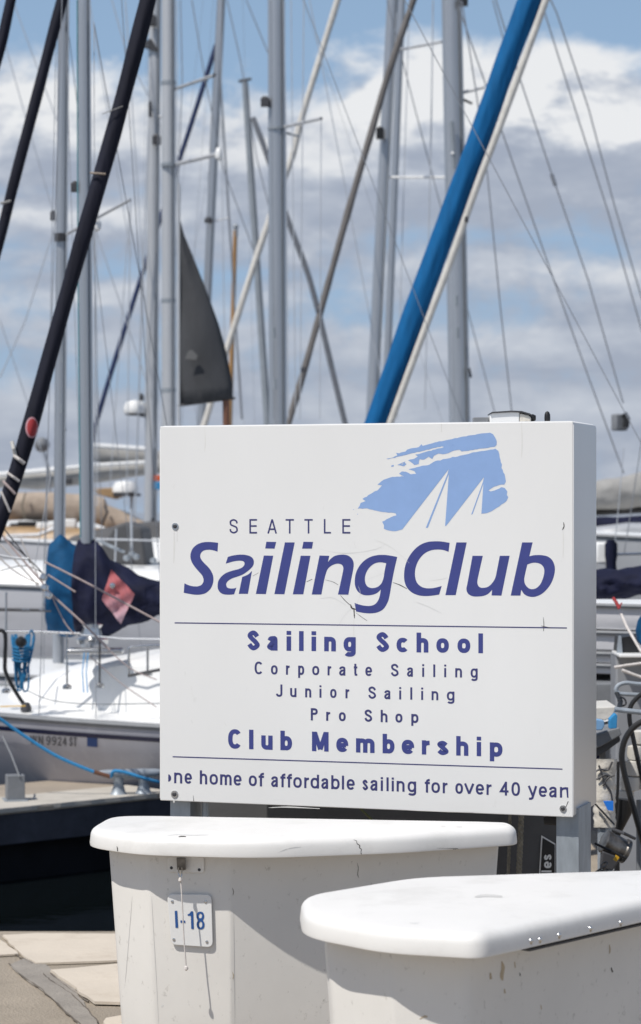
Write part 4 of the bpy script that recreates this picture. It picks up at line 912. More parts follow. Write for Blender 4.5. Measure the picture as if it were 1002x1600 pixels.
q.add([tag3(i / NN, j / NN) + Vector((0, 0.012 * math.sin(i * 0.9 + j * 0.5) + 0.008 * math.sin(j * 1.3 - i * 0.6), 0)) for j in range(NN + 1) for i in range(NN + 1)], [(j * (NN + 1) + i, j * (NN + 1) + i + 1, (j + 1) * (NN + 1) + i + 1, (j + 1) * (NN + 1) + i) for j in range(NN) for i in range(NN)])
pn = q.build('pennant', M['faded'], b1, smooth=60)
MB().lathe(tag3(0.22, 0.35) + Vector((0, -0.02, 0)), [(0.001, 0.012), (0.018, 0.006), (0.02, 0)], 14, (0, -1, 0)).build('grommet', M['steel'], pn)
# rails and lifelines of the same boat
for pts, wd, m in (([(105, 990, 15.1), (105, 1074, 15.1)], 3.2, 'steel'), ([(156, 1000, 15.0), (156, 1072, 15.0)], 3.2, 'dark'), ([(10, 925, 15.2), (10, 1080, 15.2)], 3.2, 'steel'), ([(231, 1012, 14.8), (231, 1053, 14.8)], 4, 'steel')):
    px_tube('stanchion', pts, 15, wd, M[m], b1)
    MB().lathe(P(pts[-1][0], pts[-1][1], pts[-1][2]), [(0.03, -0.01), (0.03, 0.008), (0.015, 0.02)], 12).build('stanchion_base', M['steel'], b1)
px_tube('lifeline', [(-20, 987, 15.2), (60, 987, 15.1), (126, 990, 15.05)], 15, 4.2, M['steel'], b1)
px_tube('lifeline', [(126, 992, 15.05), (190, 998, 14.9), (330, 1000, 14.8)], 15, 3, M['wirel'], b1)
px_tube('lifeline', [(-20, 954, 15.3), (80, 955, 15.3)], 15, 2.4, M['dark'], b1)
px_tube('pulpit', [(-6, 985), (8, 990), (8, 1030), (9, 1050), (24, 1080), (40, 1104)], 15.1, 6.5, M['black'], b1, k=4)
MB().lathe(P(41, 1106, 15.1), [(0.035, -0.02), (0.035, 0.0), (0.022, 0.03), (0.01, 0.035)], 12).build('padeye', M['dark'], b1)
px_tube('stern_rail', [(200, 1056, 14.7), (247, 1047, 14.7), (300, 1040, 14.7)], 14.7, 5, M['dark'], b1)
px_tube('stern_rail', [(202, 1056, 14.72), (202, 1020, 14.72), (212, 1010, 14.72), (300, 1008, 14.72)], 14.7, 4, M['steel'], b1, k=4)
q = MB(); q.lathe(P(145, 1006, 15.2), [(0.10, 0), (0.105, 0.03), (0.06, 0.05), (0.05, 0.10), (0.065, 0.12), (0.03, 0.13)], 18); q.build('winch', M['steel'], b1)
q = MB(); q.box(P(150, 1017, 15.1), (0.34, 0.2, 0.03)); q.build('deck_plate', M['steel'], b1, bevel=0.006)
px_tube('mast_step', [(145, 1000, 15.9), (145, 960, 15.9)], 15.9, 20, M['mast'], b1)

# --- boat behind it with the bright blue cover
DA = 19.0
axy = P(94, 800, DA)
b2 = thing('sailboat', (axy.x, axy.y, WATER), 'white sloop with a bright blue sail cover bunched round its mast foot', 'sailboat', 'moored sailboats')
W2, hb2, sh2 = add_hull(b2, (axy.x, axy.y), math.pi - R(8), 6.4, 2.4, 0.36, (M['hull'], M['white']), 0.38)
m2, top2, bot2 = mast_tube(b2, (100, 0), (93, 845), DA, 18.5, M['mast'], H=10.5, foot=0.4)
lampbox(m2, 83, 338, DA, 8, 13); sp1 = spreader(m2, (95, 371), (204, 312), DA, wpx=5, Db=DA - 0.5)
MB().lathe(P(151, 352, DA - 0.2), [(0.01, -0.05), (0.035, -0.03), (0.04, 0.01), (0.02, 0.05)], 14).build('masthead_lamp', M['white'], m2)
MB().lathe(P(95, 371, DA - 0.02), [(pxm(11, DA), -0.03), (pxm(11, DA), 0.03)], 14).build('spreader_collar', M['dark'], m2)
px_tube('mast_band', [(88, 672), (104, 672)], DA - 0.02, 3, M['dark'], m2)
stays(b2, top2, W2, hb2, sh2, 0.40)
cover(b2, [(74, 880, 985), (77, 850, 989), (95, 842, 990), (112, 846, 990), (124, 856, 990), (150, 880, 985), (185, 895, 978), (200, 910, 965)], DA - 0.25, M['teal'], 0.20, 0.06)
bz = thing('sailboat', (P(60, 800, 24).x, 24, WATER), 'high sided white boat with a dark grey spray hood behind the bright blue cover', 'sailboat', 'moored sailboats')
Wz, hbz, shz = add_hull(bz, (P(60, 800, 24).x, 24.0), math.pi - R(3), 9.0, 3.0, 0.86, (M['hull'], M['white']), 0.42, cabin=(0.18, 0.80, 0.70, 0.16), windows=False)
px_tube('side_rail', [(-40, 951, 22.35), (60, 953, 22.35), (140, 955, 22.35)], 22.35, 4, M['dark'], bz)
for x_ in (37, 44, 64): MB().lathe(P(x_, 953.5, 22.3), [(pxm(3, 22), 0), (pxm(2, 22), 0.01)], 12, (0, -1, 0)).build('port_fitting', M['steel'], bz)
q = MB(); q.prism([P(*p, 23.6) for p in ((142, 884), (150, 866), (176, 822), (196, 816), (222, 826), (230, 884))], (0, 1.2, 0)); q.build('spray_hood', M['darkgrey'], bz, bevel=0.03)
px_tube('hood_frame', [(150, 842, 23.5), (172, 853, 23.5), (195, 863, 23.5)], 23.5, 5, M['galv'], bz); px_tube('rail', [(148, 842, 23.4), (250, 845, 23.4)], 23.4, 3, M['wirel'], bz)
px_tube('rail', [(182, 826, 23.45), (180, 880, 23.45)], 23.4, 3, M['wirel'], bz); px_tube('rail', [(205, 795, 23.45), (206, 860, 23.45)], 23.4, 4, M['wirel'], bz)
for x_, y_ in ((213, 870), (206, 866), (198, 872), (240, 876)): MB().lathe(P(x_, y_, 23.3), [(0.01, -0.03), (0.035, -0.01), (0.03, 0.02), (0.01, 0.03)], 12).build('deck_fitting', M['mast3'], bz)

# --- the furled navy headsails crossing the left of the picture
def mast_boat(label, top, bot, D, wpx, m, H, ang, L=9.0, B=2.9, zr=0.8, hullm=None, foot=None, deckm=None, cab=True, st=True, cabm=None):
    mx = P(bot[0], 800, D)
    r = thing('sailboat', (mx.x, mx.y, WATER), label, 'sailboat', 'moored sailboats')
    W_, hb, sh = add_hull(r, (mx.x, mx.y), ang, L, B, zr, (hullm or M['hull'], deckm or M['white']), 0.40, cabin=(0.26, 0.72, 0.62, 0.40) if cab else None, cabin_mat=cabm)
    mo, tp, bt_ = mast_tube(r, top, bot, D, wpx, m, H=H, foot=foot if foot is not None else zr)
    if st: stays(r, tp, W_, hb, sh, 0.42)
    return r, mo, tp, bt_, W_, hb, sh
away, towards = R(90), R(-90)
# mast C (front) and its spreaders
bc, mc, *_ = mast_boat('sailboat with tall bright mast and white ball spreader tips rising behind the sign edge', (263.5, 0), (264, 655), 34, 22.5, M['mast2'], 15, R(-88), L=7.5, B=2.3, zr=0.75, st=False)
spreader(mc, (265, 259), (340, 241), 34, wpx=6.5, Db=33.5)
MB().lathe(P(342, 241, 33.5), [(pxm(2, 34), -pxm(10, 34)), (pxm(5.5, 34), -pxm(6, 34)), (pxm(6, 34), 0), (pxm(4, 34), pxm(8, 34)), (pxm(1, 34), pxm(11, 34))], 14).build('spreader_tip', M['white'], mc)
spreader(mc, (274, 139), (334, 118), 34, wpx=5.5, Db=33.5)
MB().lathe(P(335, 117, 33.5), [(0.008, -0.03), (0.03, 0), (0.008, 0.03)], 10).build('spreader_tip', M['dark'], mc)
MB().lathe(P(264, 257, 33.95), [(pxm(12, 34), -0.03), (pxm(12, 34), 0.02)], 16).build('spreader_collar', M['mast3'], mc)
# mast behind it with fittings, foot visible on deck
bd, md, tpd, btd, Wd, hbd, shd = mast_boat('sailboat whose pale mast with black boxes and an orange band stands left of the sign', (242.5, 0), (235, 858), 42, 20, M['mast2'], 18, R(165), L=10, B=3.2, zr=0.95, st=True, cab=True, cabm=M['darkgrey'])
for q_ in ((238, 33, 14, 14), (245, 219, 13, 13), (235, 172, 5, 22)): lampbox(md, q_[0], q_[1], 41.75, q_[2], q_[3])
q = MB(); q.prism([P(222, 66, 41.85), P(236, 60, 41.85), P(248, 78, 41.85), P(246, 80, 41.85), P(226, 74, 41.85)], (0, 0.1, 0)); q.build('mast_lamp', M['dark'], md)
MB().lathe(P(250, 183, 41.7), [(0.015, -0.03), (0.04, 0), (0.015, 0.03)], 10).build('mast_lamp', M['white'], md)
for y_, m_, h_ in ((747, 'orange', 9), (759, 'pilot', 12)):
    q = MB(); q.box(P(246, y_, 41.8), (pxm(12, 42), 0.1, pxm(h_, 42))); q.build('tape_band', M[m_], md, bevel=0.01)
lampbox(md, 239, 820, 41.75, 5, 15, M['black'])
rd = MB(); rd.lathe(P(211, 640, 42), [(pxm(17, 42), -pxm(6, 42)), (pxm(18, 42), -pxm(3, 42)), (pxm(18, 42), pxm(4, 42)), (pxm(14, 42), pxm(12, 42)), (pxm(2, 42), pxm(15, 42))], 22); rdo = rd.build('radar_dome', M['white'], md)
MB().lathe(P(211, 645, 42), [(pxm(14, 42), -pxm(4, 42)), (pxm(15, 42), pxm(1, 42))], 18).build('radar_base', M['dark'], rdo)
lampbox(rdo, 221, 622, 42, 8, 8); px_tube('radar_arm', [(212, 647), (236, 652)], 42, 5, M['mast3'], md)
px_tube('deck_gear', [(205, 868), (246, 862)], 41.85, 12, M['dark'], bd); px_tube('deck_gear', [(222, 872), (246, 868)], 41.7, 8, M['mast2'], bd)
# mast D, leaning, with dark furled stay
be, me_, *_ = mast_boat('sailboat with slim leaning mast between the twin tall masts and the charcoal sail', (346, 0), (315, 650), 50, 14, M['mast'], 18, R(-80), L=9, B=2.8, zr=0.9)
furl(be, [(338, 70, 50), (305, 175, 50), (281, 248, 50), (230, 405, 50), (190, 530, 50), (152, 655, 50), (143, 695, 50)], 50, 7.5, mat('furl_dark_blue', (0.02, 0.035, 0.10), 0.8))
lampbox(me_, 326, 345, 49.7, 12, 6); spreader(me_, (327, 347), (360, 340), 50, wpx=2)
# charcoal sail on a small mizzen
D8 = 27
bf, mf, *_ = mast_boat('boat flying a small charcoal triangular sail behind the tall bright mast', (280, 300), (280, 660), D8, 4.5, M['mast2'], 5.3, R(3), L=4.6, B=1.9, zr=0.55, st=False)
q = MB(); NN = 12; vs = []
for j in range(NN + 1):
    y = 345 + (632 - 345) * j / NN; xl = 281
    edge = [(345, 279), (400, 301), (460, 324), (520, 345), (570, 357), (610, 364), (632, 364)]
    for (ya, xa), (yb, xb) in zip(edge, edge[1:]):
        if ya <= y <= yb: xr = xa + (xb - xa) * (y - ya) / (yb - ya)
    for i in range(9):
        u = i / 8; x = xl + (max(xr, xl + 1) - xl) * u; yy = y - (u * 8 if j == NN else u * 8 * j / NN)
        vs.append(P(x, yy, D8 - 0.12 * math.sin(math.pi * u) * (j / NN) - 0.015 * math.sin(j * 0.9 + u * 3) - 0.006 * math.sin(u * 9 - j * 0.7)))
q.add(vs, [(j * 9 + i, j * 9 + i + 1, (j + 1) * 9 + i + 1, (j + 1) * 9 + i) for j in range(NN) for i in range(8)])
sl = q.build('sail', M['greysail'], bf, smooth=70); md_ = sl.modifiers.new('thickness', 'SOLIDIFY'); md_.thickness = 0.004
q = MB(); q.add([P(289, 561, D8 - .16), P(294, 549, D8 - .16), P(300, 546, D8 - .16), P(309, 556, D8 - .16), P(306, 562, D8 - .16)], [(0, 1, 2, 3, 4)]); q.build('sail_mark', M['sailmark'], sl, smooth=0)
px_tube('boom', [(278, 634), (368, 622)], D8, 4, M['dark'], bf); px_tube('spar', [(353, 598), (354, 668)], D8, 11, M['brown'], bf)
# wooden mast
bg_, mg_, *_ = mast_boat('old boat with a slim varnished wooden mast behind the charcoal sail', (368, 362), (361, 600), 54, 8, M['wood'], 7.9, R(-60), L=9, B=2.8, zr=0.9, hullm=M['hullnavy'], st=False)
MB().lathe(P(368.5, 358, 54), [(pxm(3.5, 54), -pxm(12, 54)), (pxm(3.5, 54), pxm(2, 54)), (pxm(5, 54), pxm(4, 54)), (pxm(1.5, 54), pxm(9, 54))], 12).build('masthead', M['mast3'], mg_)
# mast E, small far grey mast with wind vane
bh, mh, *_ = mast_boat('distant sailboat with a short grey mast carrying a flat vane on top', (383, 128), (418, 660), 60, 11.5, M['mast3'], 12.26, R(-70), L=9, B=2.8, zr=0.9, st=False)
px_tube('wind_vane', [(373, 127), (393, 123)], 60, 4.5, M['dark'], mh)
furl(bh, [(396, 185, 60), (420, 250, 59.5), (447, 335, 59), (485, 440, 58.5), (515, 560, 58), (540, 665, 57.5)], 59, 8.5, mat('furl_grey', (0.10, 0.11, 0.13), 0.8))
# mast F
bi, mi, tpi, *_ = mast_boat('sailboat with the broad grey mast behind the middle of the sign', (432, 0), (434.5, 655), 28.5, 28, M['mast'], 14.0, R(-88), L=7.5, B=2.3, zr=0.75, st=False)
lampbox(mi, 414, 160, 28.42, 13, 13); spreader(mi, (433, 201), (502, 185), 28.5, wpx=5.5, Db=28.1); px_tube('spreader_brace', [(444, 207), (468, 213)], 28.5, 4, M['mast3'], mi)
MB().lathe(P(433, 201, 28.48), [(pxm(14.5, 28.5), -0.015), (pxm(14.5, 28.5), 0.015)], 18).build('spreader_collar', M['mast3'], mi)
MB().lathe(P(503, 185, 28.1), [(0.004, -0.012), (0.014, 0), (0.004, 0.012)], 10).build('spreader_tip', M['dark'], mi)
MB().lathe(P(432.5, 103, 28.5), [(pxm(13.4, 28.5), -pxm(1, 28.5)), (pxm(13.4, 28.5), pxm(1, 28.5))], 18).build('mast_band', M['mast3'], mi)
px_tube('halyard', [(443.5, 0), (447, 200), (450.5, 655)], 28.2, 1.6, M['wirel'], mi)
# white furled headsail crossing behind F
bj, mj, *_ = mast_boat('sailboat with a slender white furled headsail slanting behind the broad grey mast', (636, -200), (600, 700), 47, 12, M['mast'], 18, R(185), L=9, B=2.8, zr=0.9, st=False)
furl(bj, [(560, -105, 47), (528, 0, 47), (500, 90, 47), (470, 190, 47), (455, 250, 47), (420, 345, 47), (355, 545, 47), (322, 655, 47), (312, 685, 47)], 47, 10, M['canvasw'], wob=0.04)
# mast G with grey furl
bk, mk, *_ = mast_boat('sailboat with the grey mast nearest the blue furled sail, thin white spreader to its right', (614, 0), (581, 655), 36, 19, M['mast'], 16, R(-86), L=9, B=2.8, zr=0.85, st=False)
lampbox(mk, 594, 209, 35.8, 12, 16, M['black']); spreader(mk, (608, 277), (699, 277), 36, wpx=4, Db=35.4, m=M['white']); spreader(mk, (612, 80), (692, 65), 36, wpx=4, Db=35.4)
furl(bk, [(668, -80, 35), (646, 0, 35), (607, 115, 35), (575, 225, 35), (540, 345, 35), (503, 480, 35), (472, 590, 35), (450, 665, 35)], 35, 10.5, mat('furl_grey_brown', (0.15, 0.14, 0.135), 0.8), wob=0.05)
# mast H, stout
bl, ml, tpl, btl, Wl, hbl, shl = mast_boat('sailboat with the stoutest grey mast, just right of the blue furled sail', (706, 0), (718.5, 655), 29, 33, M['mast'], 14.5, R(-88), L=7.8, B=2.4, zr=0.8, st=False)
lampbox(ml, 724, 4, 28.85, 14, 10, M['black']); spreader(ml, (722, 145), (757, 136), 29, wpx=5); px_tube('cleat', [(723, 155), (738, 162)], 29, 4, M['dark'], ml)
px_tube('halyard', [(706, 190), (710, 262)], 28.8, 6, M['mast3'], ml); MB().lathe(P(707.5, 240, 28.78), [(0.01, -0.02), (0.022, 0), (0.01, 0.02)], 10).build('mast_lamp', M['white'], ml)
px_tube('cleat', [(733, 575), (736, 590)], 28.85, 4, M['dark'], ml)
for pts in ([(766, -60), (775, 0), (815, 130), (865, 280), (920, 440), (974, 630)], [(832, -60), (870, 20), (920, 170), (960, 320), (1010, 490)], [(845, 0), (905, 190), (950, 330), (1004, 520)], [(722, 2), (745, 150), (762, 275), (782, 480), (800, 645)], [(716, 8), (800, 250), (860, 422), (920, 590), (975, 740)]):
    px_tube('shroud', pts, 28, 2.4, M['wire'], bl, n=6)
px_tube('turnbuckle', [(862, 272), (868, 290)], 28, 6, M['wire'], bl)
blk = MB(); blk.box(P(968, 660, 27.9), (pxm(22, 27.9), 0.12, pxm(26, 27.9)), 0.4); blo = blk.build('block', M['grey'], bl, bevel=0.02)
MB().tube([P(975, 646, 27.8), P(980, 655, 27.8), P(978, 668, 27.8)], pxm(5, 27.9), 8).build('block_cheek', M['black'], blo)
for pts, D, wd, m, own in (([(677, 0), (674, 200), (669, 420), (664, 640)], 35.5, 2.2, 'wirel', bk), ([(475, 0), (472, 300), (469, 655)], 28.2, 1.6, 'wirel', bi), ([(605, 0), (650, 175), (692, 335), (776, 655)], 35.5, 1.8, 'wire', bk), ([(455, 0), (458, 300), (462, 640)], 28.2, 1.5, 'wirel', bi), ([(502, 186), (501, 400), (500, 655)], 28.2, 1.5, 'wirel', bi),
                           ([(770, 0), (800, 110)], 35.5, 2, 'wire', bk), ([(484, 0), (560, 400), (609, 660)], 35.5, 1.6, 'wirel', bk), ([(640, 0), (630, 330), (621, 655)], 35.5, 1.6, 'wirel', bk)):
    px_tube('halyard', pts, D, wd, M[m], own, n=5)
for pts, D, wd, m in (([(282, 0), (285, 120), (278, 300)], 41.5, 1.8, 'wire'), ([(300, 0), (320, 120), (348, 260), (396, 390)], 41.5, 1.8, 'wire'), ([(355, 0), (376, 95), (402, 250), (430, 360)], 49, 1.8, 'wire'), ([(385, 0), (420, 85)], 49, 1.8, 'wire'), ([(196, 0), (209, 200), (222, 400), (242, 700)], 41.5, 1.8, 'wirel'), ([(175, 0), (200, 90), (232, 150)], 41.5, 1.8, 'wirel'),
                      ([(140, 0), (172, 200), (205, 400)], 41.5, 1.4, 'wirel'), ([(20, 0), (60, 110), (90, 190)], 41.5, 1.6, 'wirel'), ([(0, 40), (48, 210), (95, 372)], 41.5, 1.6, 'wirel'), ([(84, 360), (40, 500), (0, 590)], 41.5, 2.0, 'wirel'), ([(0, 500), (40, 620), (75, 740)], 41.5, 1.6, 'wirel'), ([(148, 355), (190, 480), (240, 630)], 41.5, 1.8, 'wirel'), ([(150, 345), (151, 560), (152, 790)], 41.5, 2.0, 'wirel'), ([(204, 313), (201, 560), (198, 790)], 41.5, 2.0, 'wirel'), ([(232, 200), (222, 480), (210, 830)], 41.5, 2.6, 'wirel'), ([(204, 313), (186, 560), (172, 760)], 41.5, 1.6, 'wirel'), ([(345, 0), (348, 340), (352, 600)], 49, 1.6, 'wirel'), ([(345, 130), (362, 400), (378, 655)], 49, 3.5, 'wire')):
    px_tube('shroud', pts, D, wd, M[m], bd if D < 45 else be, n=5)

for pts, D, wd, m, own in (([(107.5, 0), (104, 420), (100.5, 840)], DA - .1, 1.6, 'wirel', m2), ([(92, 0), (88, 420), (85, 842)], DA - .1, 1.3, 'wire', m2), ([(276.5, 0), (277, 330), (277.5, 655)], 33.6, 1.8, 'wirel', mc), ([(268, 0), (268.5, 655)], 33.5, 1.4, 'wire', mc), ([(141, 0), (144, 420), (147, 842)], DB - .1, 1.4, 'wirel', m1),
                           ([(250, 0), (246, 430), (243, 850)], 41.6, 1.8, 'wire', md), ([(424, 0), (426, 330), (428, 655)], 28.2, 1.5, 'wire', mi), ([(719, 0), (727, 330), (732, 655)], 28.7, 1.7, 'wire', ml), ([(697, 0), (703, 330), (707, 655)], 28.6, 1.6, 'wirel', ml), ([(620, 20), (604, 340), (590, 655)], 35.7, 1.5, 'wirel', mk), ([(340, 0), (328, 240), (318, 560)], 49.6, 1.4, 'wire', me_)):
    px_tube('halyard', pts, D, wd, M[m], own, n=5)
for y_ in (130, 470, 610): MB().lathe(P(263.6, y_, 34), [(pxm(11.6, 34), -pxm(3, 34)), (pxm(11.6, 34), pxm(3, 34))], 18).build('mast_band', M['mast3'], mc)
for x_, y_ in ((428, 520), (430, 600)): MB().lathe(P(x_, y_, 28.1), [(pxm(2.5, 28), -pxm(8, 28)), (pxm(2.5, 28), pxm(8, 28))], 10).build('cleat', M['mast3'], mi)
for x_, y_ in ((713, 470), (715, 520), (711, 330)): MB().lathe(P(x_, y_, 28.6), [(pxm(2.5, 29), -pxm(8, 29)), (pxm(2.5, 29), pxm(8, 29))], 10).build('cleat', M['mast3'], ml)
for x_, y_ in ((96, 700), (97, 640), (98, 560)): MB().lathe(P(x_, y_, DA - .15), [(pxm(2.2, DA), -pxm(6, DA)), (pxm(2.2, DA), pxm(6, DA))], 10).build('cleat', M['mast3'], m2)

# navy furled headsails, each with its own boat whose mast stands beyond the frame
def furl_boat(label, pts, D, wpx, m, mastpx, H, hullm=None, zr=0.75, heading=None, L=9.0, **kw):
    r = thing('furled_headsail', P(*pts[-1][:2], D), label, 'furled sail', 'navy furled headsails')
    fo = furl(r, pts, D, wpx, m, **kw)
    w_ = [P(p[0], p[1], p[2] if len(p) > 2 else D) for p in pts]; dv = (w_[0] - w_[1]).normalized(); dn = (w_[-1] - w_[-2]).normalized()
    MB().tube([w_[0] - dv * 0.1, w_[0] + dv * 5.0], 0.006, 6).build('forestay', M['wire'], r)
    MB().tube([w_[-1] - dn * 0.1, w_[-1] + dn * max(0.1, (w_[-1].z - 0.3) / max(0.2, -dn.z))], 0.006, 6).build('tack_wire', M['wire'], r)
    return r, fo
DN = 13.2
# bow of the nearest navy furl: its tack lies low, lashed with cords
bn1, fn1 = furl_boat('thick navy furled headsail with a round red badge and white lashings near its foot', [(258, -110), (231, 0), (181, 195), (123, 395), (78, 555), (52, 650), (27, 735), (5, 800), (-14, 850), (-40, 925)], DN, 25, M['navyfurl'], 480, 9.5, wob=0.035)
# badge
def furlx(y):
    P_ = [(0, 231), (195, 181), (395, 123), (555, 78), (650, 52), (735, 27), (800, 5)]
    for (ya, xa), (yb, xb) in zip(P_, P_[1:]):
        if ya <= y <= yb: return xa + (xb - xa) * (y - ya) / (yb - ya)
def disc_on(px, py, rx, ry, lift, name, m, parent):
    q = MB(); rr = pxm(12.8, DN); vs = []; fs = []
    NR, NA = 4, 24
    for i in range(NR + 1):
        for k in range(NA):
            a = 2 * math.pi * k / NA; x = px + rx * i / NR * math.cos(a); y = py + ry * i / NR * math.sin(a)
            off = max(-0.97, min(0.97, (x - furlx(y)) / 13.2)); vs.append(P(x, y, DN - (rr + lift) * math.sqrt(1 - off * off) - 0.004))
    for i in range(NR):
        for k in range(NA): fs.append((i * NA + k, i * NA + (k + 1) % NA, (i + 1) * NA + (k + 1) % NA, (i + 1) * NA + k))
    q.add(vs, fs); return q.build(name, m, parent, smooth=70)
bdg = disc_on(50, 668, 10, 16.5, 0.006, 'badge_rim', M['pinktag'], fn1); disc_on(50.5, 668, 8.2, 14, 0.010, 'badge', M['red'], fn1)
for (xa, ya, xb, yb, wd, m) in ((22, 712, 38, 724, 6, 'ropew'), (12, 739, 30, 752, 4.5, 'ropew'), (5, 752, 24, 772, 4.5, 'ropep'), (19, 690, 24, 712, 6, 'canvasw'), (2, 768, 16, 800, 4, 'ropew'), (160, 178, 192, 166, 1.4, 'greycan'), (141, 270, 165, 272, 3, 'tan')):
    px_tube('lashing', [(xa, ya, DN - 0.05), ((xa + xb) / 2, (ya + yb) / 2, DN - 0.062), (xb, yb, DN - 0.045)], DN, wd, M[m], fn1)
bn2, fn2 = furl_boat('slimmer plain navy furled headsail slanting just left of the thick badged one', [(128, -100), (97, 0), (58, 150), (22, 285), (2, 365), (-30, 480)], 17, 17, M['navyfurl'], 400, 10, wob=0.03)
for yv, xv in ((316, 8),): px_tube('lashing', [(xv - 7, yv + 2, 16.93), (xv + 9, yv - 2, 16.93)], 17, 4, M['greycan'], fn2)
bn3, fn3 = furl_boat('short visible piece of dark furled headsail crossing the top left corner of the photo', [(34, -70), (17, 0), (4, 60), (-12, 120)], 17, 16, M['navyfurl'], 300, 10, wob=0.02)

# blue furled headsail with its white foil, belonging to a large boat on the right
DBF = 22.5
bo = thing('sailboat', (P(760, 800, DBF).x, DBF, WATER), 'large pale sailboat with the bright blue furled headsail slanting above the sign', 'sailboat', 'moored sailboats')
furl(bo, [(863, -100), (827, 0), (791, 100), (755, 200), (717, 300), (681, 400), (648, 490), (594, 642), (564, 725)], DBF, 35, M['bluefurl'], wob=0.012, n=28, fold=0.07)
px_tube('luff_foil', [(888, -100, DBF - .06), (853, 0, DBF - .06), (817, 100, DBF - .06), (780, 200, DBF - .06), (742, 300, DBF - .06), (707, 400, DBF - .06), (673, 490, DBF - .06), (615, 647, DBF - .06), (588, 725, DBF - .06)], DBF, 11.5, M['canvasw'], bo, n=10, k=4)
lampbox(bo, 729, 344, DBF - 0.25, 6, 7)
add_hull(bo, (P(515, 800, DBF).x + 4.6, DBF + 0.6), math.pi - R(4), 11.5, 3.2, 1.22, (M['hullgrey'], M['white']), 0.40, cabin=(0.3, 0.7, 0.6, 0.25), windows=False)

# ------------------------------------------------------------------ ropes and fittings on the left
for pts, wd, m in (([(70, 878), (140, 913), (250, 972)], 3.4, 'ropep'), ([(0, 832), (30, 868), (62, 905), (80, 928), (130, 974), (172, 1016)], 3.6, 'ropep'), ([(0, 850), (28, 880), (60, 915)], 3.2, 'ropew'), ([(-4, 868), (20, 890), (45, 905), (62, 912)], 2.8, 'ropew'), ([(10, 842), (52, 880), (75, 905)], 2.2, 'dark'),
                   ([(0, 818), (38, 866), (48, 880)], 2.2, 'dark'), ([(33, 842), (45, 870), (60, 900)], 2.4, 'ropew'), ([(0, 868), (25, 872), (45, 873)], 4, 'wirel'), ([(75, 898), (118, 925)], 3.0, 'ropep'), ([(78, 925), (100, 970), (115, 990)], 2.2, 'ropep'), ([(80, 740), (55, 880)], 1.4, 'wirel'), ([(0, 892), (40, 884), (75, 900)], 1.5, 'dark'), ([(172, 1017), (205, 1045), (245, 1062)], 1.8, 'ropep'), ([(140, 1025), (190, 1068), (245, 1105)], 1.8, 'ropep')):
    px_tube('sheet_line', pts, 13.6, wd, M[m], bn1, k=6, n=6)
for x, y in ((68, 902), (70, 918), (76, 930)):
    MB().lathe(P(x, y, 13.55), [(0.008, -0.02), (0.02, -0.012), (0.02, 0.012), (0.008, 0.02)], 12, (0.3, 0.2, 1)).build('block', M['steel'], bn1)
# coil of blue rope hung on the lifeline
ck = MB()
for k in range(9):
    x0 = 18 + random.random() * 8; x1 = 40 + random.random() * 14; yb = 1040 + random.random() * 42; xm = (x0 + x1) / 2 + random.uniform(-4, 4)
    ck.tube(spline3([P(x0, 990 + random.random() * 8, 14.95), P(x0 + 3, 1015, 14.9), P(xm - 4, yb - 8, 14.88 + random.random() * .05), P(xm, yb, 14.9), P(xm + 5, yb - 10, 14.88), P(x1 - 2, 1012, 14.92), P(x1, 990 + random.random() * 6, 14.97)], 6), pxm(3.0, 15) / 2, 6)
for k in range(5):
    y = 1012 + k * 5; ck.tube(spline3([P(20, y - 1, 14.9), P(33, y + 2, 14.84), P(48, y - 1, 14.9)], 5), pxm(4.0, 15) / 2, 6)
ck.tube(spline3([P(46, 1016, 14.9), P(54, 1000, 14.9), P(50, 985, 14.9), P(45, 992, 14.9)], 5), pxm(3, 15) / 2, 6)
tag(ck.build('rope_coil', M['roped'], base=P(34, 1085, 14.9)), 'coil of blue rope hung on the white boat rail at far left', 'rope coil')
tag(MB().lathe(P(33, 1003, 14.82), [(0.005, -0.035), (0.03, -0.02), (0.036, 0), (0.03, 0.02), (0.005, 0.035)], 14).build('rubber_ball', M['black'], base=P(33, 1003, 14.82)), 'small black ball tied into the blue rope coil', 'ball')
for x in (131, 137): px_tube('sheet_line', [(x + 1, 1020, 15), (x - 2, 1050, 14.9), (x, 1082, 14.8)], 15, 1.8, M['pilot'], b1, n=6)
px_tube('deck_line', [(45, 1080, 14.9), (80, 1094, 14.8), (140, 1100, 14.7), (250, 1099, 14.6)], 15, 1.6, M['grey'], b1, k=4)
px_tube('deck_line', [(0, 1104, 15), (40, 1103, 14.95)], 15, 1.8, M['yellow'], b1)
# mooring line, cleat and small bracket box on the finger pier
def pier_at(px, py): g = G(px, py); return Vector((g.x, g.y, 0.004))
cl = thing('mooring_cleat', pier_at(205, 1241), 'galvanised mooring cleat with blue line round it on the finger pier', 'cleat')
cb = pier_at(205, 1241); dcl = Vector((dirp.x, dirp.y, 0)); dcl = Vector((0.95, 0.3, 0)).normalized()
for o_ in (-0.075, 0.075): MB().loft([[cb + dcl * (o_ + 0.035 * w_ * math.cos(t)) + Vector((0.03 * w_ * math.sin(t) * -0.3, 0.03 * w_ * math.sin(t), z)) for t in [2 * math.pi * k / 12 for k in range(12)]] for z, w_ in ((0, 1.5), (0.012, 1.2), (0.06, 0.8), (0.10, 1.0))]).build('leg', M['galv'], cl)
MB().tube([cb + dcl * q_ + Vector((0, 0, 0.115 + z_)) for q_, z_ in ((-0.19, 0.014), (-0.15, 0.006), (-0.08, 0), (0.08, 0), (0.15, 0.002), (0.19, 0.006))], [0.012, 0.024, 0.03, 0.03, 0.024, 0.012], 12).build('horn', M['galv'], cl)
ml_ = MB(); Dc = cb.y
